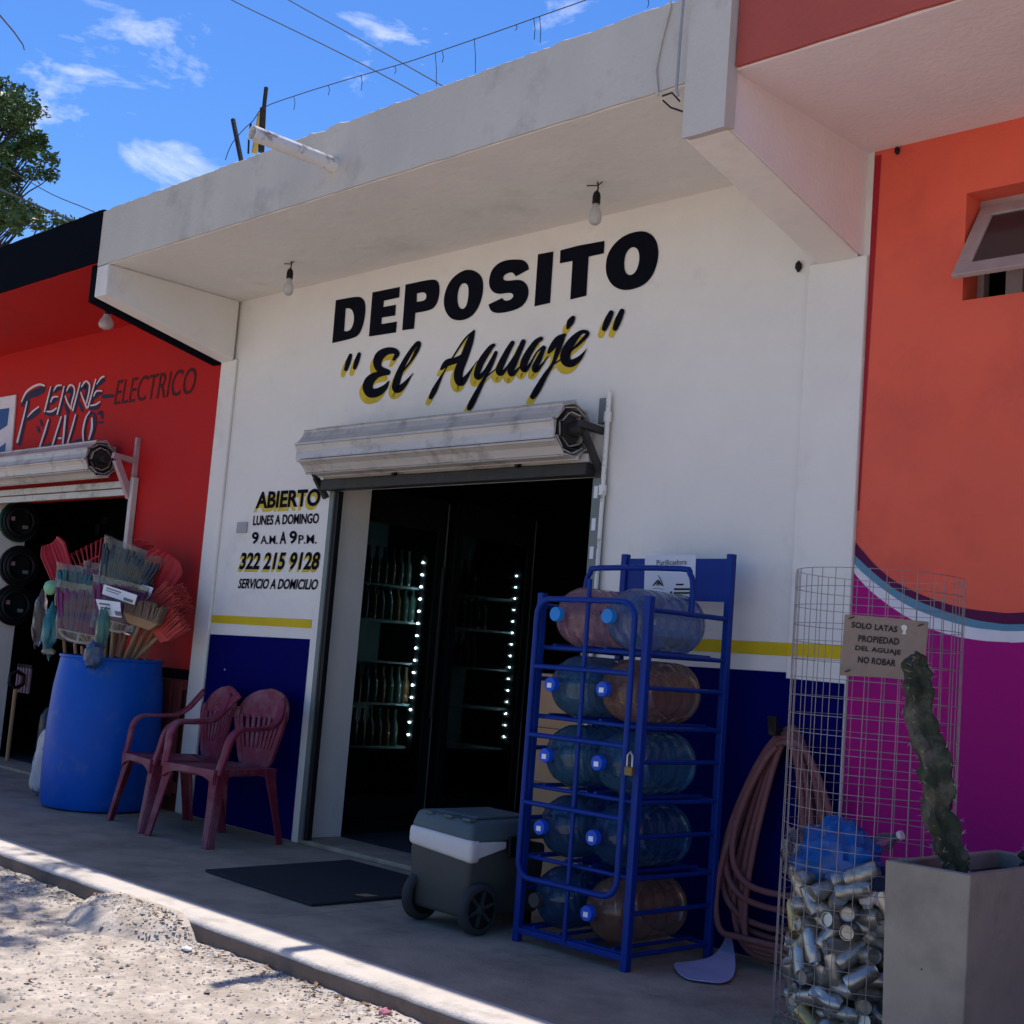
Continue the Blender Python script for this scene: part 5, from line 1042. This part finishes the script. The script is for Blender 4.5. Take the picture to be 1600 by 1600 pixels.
while len(placed) < 185 and tries < 40000:
    tries += 1
    a = az+rnd.uniform(-1.75, 1.75); rr_ = BR-.055-abs(rnd.gauss(0, .045)); z = rnd.uniform(.045, .56)
    if rr_ < .04: continue
    p = Vector((BC.x+rr_*math.cos(a), BC.y+rr_*math.sin(a), z))
    if any((p-q).length < .058 for q in placed): continue
    placed.append(p); w = rnd.choices(range(8), (5,5,3,5,.8,.5,.25,5))[0]
    ax = Vector((rnd.gauss(0,1), rnd.gauss(0,1), rnd.gauss(0,.8)))
    rad = Vector((math.cos(a), math.sin(a), 0))
    if rnd.random() < .35: ax = (ax-rad*ax.dot(rad)*.9)
    elif rr_ > BR-.07:
        ax = rad*1.2+ax*.4; p = p-rad*.03
    o = inst(CM[w], 'drink_can'); o.scale = (.93,)*3; o.location = p; o.rotation_euler = ax.to_track_quat('Z', 'Y').to_euler(); tag(o, CL[w].replace('in the', ('at the bottom of the', 'halfway up the heap in the', 'near the top of the heap in the')[min(2, int(z/.19))]), 'can', 'empty cans in the wire bin')
def inbin(px_, py_, dep): return pp(px_, py_, BC+nrm*dep, nrm)
o = crumple(inbin(1312, 1342, .10), .145, .10, .12, 41, .36, 34, 24).build('blue_bag', M_BAG, smooth=True); tag(o, 'crumpled blue plastic bag on top of the cans', 'bag')
o = crumple(inbin(1243, 1330, .08), .04, .05, .085, 47, .4, 24, 16).build('clear_bag', M_CLEAR, smooth=True); tag(o, 'crumpled clear plastic beside the blue bag', 'plastic wrap')
o = crumple(inbin(1362, 1392, .20), .05, .04, .055, 52, .5, 14, 9).build('crushed_carton', mat('white_carton', (.5,.5,.52), .6, .2, 20, dirt=(.25,.1,.07), dirt_lo=.6, dirt_hi=.66, dscale=14)); tag(o, 'crushed white carton beside the planter edge in the bin', 'carton')
Mj = Matrix.Translation(inbin(1375, 1318, .12)) @ Matrix.Rotation(1.1, 4, 'Y')
t = thing('plastic_bottle', 'clear plastic bottle lying behind the blue bag', 'bottle', inbin(1375, 1318, .12))
MB().lathe([(.02,-.09),(.03,-.08),(.03,.03),(.014,.06),(.013,.075)], 14, Mj).build('body', M_CLEAR, t, smooth=True); MB().lathe([(.015,.076),(.015,.09)], 12, Mj).build('cap', WPL, t)

# ------------------------------------------------------------------ planter and cactus
PYf = -1.30; px0, px1 = wp(1378, 1450, PYf).x, wp(1513, 1450, PYf).x; PH = (wp(1518, 1370, PYf).z+wp(1385, 1341, PYf).z)/2; PD = px1-px0; PYb = xp(1555, 1323, px0).y
PT = thing('concrete_planter', 'square grey concrete planter with a cactus', 'planter', ((px0+px1)/2, (PYf+PYb)/2, 0)); wt = .028
mb = MB(); tp = .012
o4 = lambda e, z: [(px0+e, PYf+e, z), (px1-e, PYf+e, z), (px1-e, PYb-e, z), (px0+e, PYb-e, z)]
mb.add(o4(tp, 0)+o4(0, PH)+o4(wt, PH)+o4(wt, PH-.09), [(0,3,2,1),(0,1,5,4),(1,2,6,5),(2,3,7,6),(3,0,4,7)]+[(4,5,9,8),(5,6,10,9),(6,7,11,10),(7,4,8,11)]+[(8,9,13,12),(9,10,14,13),(10,11,15,14),(11,8,12,15)])
mb.build('pot', M_PLANT, PT, bevel=.005)
mb = MB(); n = 10; mb.grid(lambda u, v: Vector((px0+wt+(PD-2*wt)*u, PYf+wt+(PYb-PYf-2*wt)*v, PH-.05+.012*noise.noise(Vector((u*9, v*9, 2))))), n, n).build('soil', M_SOIL, PT, smooth=True)
cy_ = PYf+.15
def cactus(label, pts, Y, rad, ribs=5, seed=0):
    P = [wp(p[0], p[1], Y) if len(p) == 2 else Vector(p) for p in catmull(pts, 6)]; m_ = len(P); rs = catmull([(r,) for r in rad], 6)
    t = thing('cactus', label, 'cactus', P[0]); n = ribs*8; mb = MB(); vs = []
    for i, p in enumerate(P):
        q = P[min(i+1, m_-1)]-P[max(i-1, 0)]; q.normalize(); a = Vector((1,0,0)); a = (a-q*a.dot(q)).normalized(); b = q.cross(a)
        r = rs[min(i, len(rs)-1)][0]
        for k in range(n):
            th = 2*PI*k/n+.35+i*.012; w = abs(math.cos(th*ribs/2)); rib = .52+.48*w**2.2
            rr_ = r*rib*(1+.14*math.sin(i*1.3+seed+k*.2)*w+.42*noise.noise(Vector((math.cos(th)*2, math.sin(th)*2, i*.42+seed))))
            vs.append(p+(a*math.cos(th)+b*math.sin(th))*rr_)
    fs = [(i*n+k, i*n+(k+1) % n, (i+1)*n+(k+1) % n, (i+1)*n+k) for i in range(m_-1) for k in range(n)]+[tuple(range(n)), tuple((m_-1)*n+k for k in range(n))]
    mb.add(vs, fs).build('stem', M_CACT, t, smooth=True)
    sp = MB(); rnd = random.Random(seed)
    for i in range(2, m_-1, 2):
        for k in range(ribs):
            kk = min(range(n), key=lambda z_: abs(((2*PI*z_/n+.35+i*.012)-2*PI*k/ribs+PI) % (2*PI)-PI)); v = vs[i*n+kk]; d = (v-P[i]).normalized()
            for s in range(3):
                e = (d+Vector((rnd.gauss(0,.6), rnd.gauss(0,.6), rnd.gauss(0,.6)))).normalized(); x_ = e.orthogonal().normalized()*.0012
                sp.add([v-x_, v+x_, v+e*.018], [(0,1,2)])
    sp.build('spines', mat('pale_spine', (.35,.3,.24), .7), t)['kind'] = 'stuff'
cactus('tall scarred columnar cactus leaning towards the cardboard notice', [(1494,1372),(1487,1330),(1466,1270),(1462,1200),(1440,1130),(1436,1075),(1433,1040),(1441,1024)], cy_, [.040,.046,.050,.052,.048,.046,.042,.022], 4, 2)
cactus('short dark cactus stub behind the tall one', [(px1-.085,PYb-.11,PH-.06),(px1-.082,PYb-.115,PH-.02),(px1-.078,PYb-.12,PH+.02),(px1-.076,PYb-.12,PH+.05)], 0, [.036,.040,.038,.018], 5, 9)

# ------------------------------------------------------------------ trees
def leaf_cloud(mb, c, r, n, size, rnd, flat=1.0):
    for _ in range(n):
        while True:
            d = Vector((rnd.uniform(-1,1), rnd.uniform(-1,1), rnd.uniform(-1,1)))
            if d.length < 1: break
        p = c+Vector((d.x*r, d.y*r, d.z*r*flat)); s = size*rnd.uniform(.6, 1.3)
        a = Vector((rnd.gauss(0,1), rnd.gauss(0,1), rnd.gauss(0,.5))).normalized(); b = a.orthogonal().normalized(); b = (b*math.cos(rnd.uniform(0,6))+a.cross(b)*math.sin(rnd.uniform(0,6))).normalized()
        mb.add([p, p+a*s*.5+b*s*.24, p+a*s, p+a*s*.5-b*s*.24], [(0,1,2,3)])
def limb(mb, a, b, r0_, r1_, rnd, k=6, wob=.12):
    P = []; L_ = (b-a).length
    for i in range(k+1):
        s = i/k; P.append(a.lerp(b, s)+Vector((rnd.gauss(0,1), rnd.gauss(0,1), rnd.gauss(0,.6)))*wob*L_*.12*math.sin(s*PI))
    mb.tube(P, [r0_+(r1_-r0_)*i/k for i in range(k+1)], 7); return P
def tree(label, base, clumps, leafn, size, trunk_r, lm, seed):
    rnd = random.Random(seed); t = thing('tree', label, 'tree', base); tk = MB(); lf = MB()
    hub = Vector((base.x, base.y, sum(c.z for c, r in clumps)/len(clumps)*.55)); limb(tk, Vector(base), hub, trunk_r, trunk_r*.7, rnd)
    for c, r in clumps:
        P = limb(tk, hub, c, trunk_r*(.42 if len(clumps) < 20 else .12), .012, rnd)
        for q in range(4):
            e = c+Vector((rnd.gauss(0,1), rnd.gauss(0,1), rnd.gauss(0,.7))).normalized()*r*.85; limb(tk, P[-2], e, .02, .006, rnd, 4)
            leaf_cloud(lf, e, r*.42, int(leafn*.16), size, rnd, .8)
        leaf_cloud(lf, c, r, int(leafn*.36), size, rnd, .8)
    tk.build('trunk', M_BARK, t, smooth=True); lf.build('crown', lm, t)
rt_ = random.Random(9)
def crown(Y, xa, xb, ya, yb, n, edge):
    o = []
    while len(o) < n:
        x_ = rt_.uniform(xa, xb); y_ = rt_.uniform(ya, yb)
        if edge(x_, y_): o.append((wp(x_, y_, Y+rt_.uniform(-1.2, 1.2)), rt_.uniform(.22, .42)))
    return o
YT = 5.0; b0_ = wp(-260, 900, YT)
tree('leafy green tree rising behind the black fascia', Vector((b0_.x, YT, 0)), crown(YT, -190, 96, 145, 345, 56, lambda x_, y_: x_ < 30+.42*(y_-150) and x_ < 100-.55*max(0, y_-270)), 640, .10, .22, M_LEAF, 5)
YT2 = 8.0; b1_ = wp(-260, 900, YT2)
tree('paler green tree low behind the black fascia', Vector((b1_.x, YT2, 0)), crown(YT2, -160, 122, 322, 372, 22, lambda x_, y_: True), 520, .10, .2, M_LEAF2, 8)
# street tree standing left of the view; its boughs shade the dirt street
stc = []
rnd = random.Random(14)
tree('street tree on the dirt road outside the red shop', Vector((-10.2, -3.4, ZS)), [(Vector((-7.75,-1.35,6.7)),.45),(Vector((-7.35,-1.95,6.7)),.40),(Vector((-8.9,-0.75,7.0)),.45),(Vector((-6.95,-2.1,6.8)),.35),(Vector((-8.3,-1.0,6.9)),.3),(Vector((-7.6,-2.2,6.6)),.5),(Vector((-7.0,-2.6,6.4)),.4),(Vector((-8.6,-2.6,6.2)),.9),(Vector((-9.8,-3.2,6.4)),1.3),(Vector((-8.6,-3.9,6.6)),1.1),(Vector((-7.2,-3.3,6.7)),.45),(Vector((-11.4,-3.6,6.0)),1.3),(Vector((-6.6,-2.9,6.8)),.35)], 260, .12, .17, M_LEAF, 14)

tw = MB().tube([wp(-70, -50, -0.9), wp(0, 24, -0.9), wp(22, 50, -0.9), wp(36, 70, -0.9), wp(38, 78, -0.9)], [.012, .007, .006, .005, .004], 6)
o = tw.build('bough', M_BARK, bpy.data.objects['tree.002'], smooth=True)
# ------------------------------------------------------------------ loose gravel and leaves on the street
rnd = random.Random(77)
def scatter(n, smin, smax, m_, name, label, edge):
    mb = MB()
    for _ in range(n):
        x = rnd.uniform(-8.4, -2.6); e = rnd.random()
        y = KY-.015-abs(rnd.gauss(0, .10)) if e < edge else rnd.uniform(-3.1, KY-.01)
        s = rnd.uniform(smin, smax)*(.6+.8*rnd.random()**3); z = street_z(x, y)
        b = [Vector((rnd.uniform(.6,1)*s*math.cos(a), rnd.uniform(.6,1)*s*math.sin(a), rnd.uniform(-.1,.25)*s)) for a in (0, 1.25, 2.5, 3.8, 5.0)]
        top = Vector((rnd.uniform(-.2,.2)*s, rnd.uniform(-.2,.2)*s, rnd.uniform(.4,.8)*s)); o_ = Vector((x, y, z))
        mb.add([o_+q for q in b]+[o_+top], [(i, (i+1) % 5, 5) for i in range(5)])
    o = mb.build(name, m_); tag(o, label, 'gravel', kind='stuff')
scatter(9000, .004, .013, M_STONE, 'gravel', 'pale loose gravel scattered on the dirt street', .3)
scatter(3600, .004, .012, M_STONED, 'gravel', 'darker grey gravel scattered on the dirt street', .25)
mb = MB()
for _ in range(340):
    x = rnd.uniform(-8.0, -2.7); y = KY-.02-abs(rnd.gauss(0, .07)) if rnd.random() < .75 else rnd.uniform(-2.8, KY-.02); s = rnd.uniform(.007, .018); z = street_z(x, y)+.005
    a = rnd.uniform(0, 6.3); u = Vector((math.cos(a), math.sin(a), rnd.uniform(-.3,.5)))*s; v = Vector((-math.sin(a), math.cos(a), rnd.uniform(-.4,.4)))*s*.5; o_ = Vector((x, y, z))
    mb.add([o_-u, o_+v+Vector((0,0,.004)), o_+u, o_-v+Vector((0,0,.004))], [(0,1,2),(0,2,3)])
o = mb.build('dry_leaves', M_LEAFD); tag(o, 'brown dry leaves gathered along the kerb foot', 'leaves', kind='stuff')
o = crumple(gp(601, 1585, -.07), .022, .02, .02, 66, .5, 10, 7).build('pink_litter', mat('pink_paper', (.45,.16,.22), .7)); tag(o, 'crumpled scrap of pink paper at the kerb foot', 'litter')
o = crumple(gp(292, 1482, -.08), .03, .02, .008, 61, .4, 10, 7).build('white_litter', M_PAPER); tag(o, 'flattened white scrap by the gravel mound', 'litter')
o = MB().prism([gp(*p, .016) for p in ((555,1398),(572,1401),(590,1400),(572,1397))], (0,0,.002)).build('straw_scrap', M_CARD); tag(o, 'pale straw scrap lying on the black mat', 'litter')
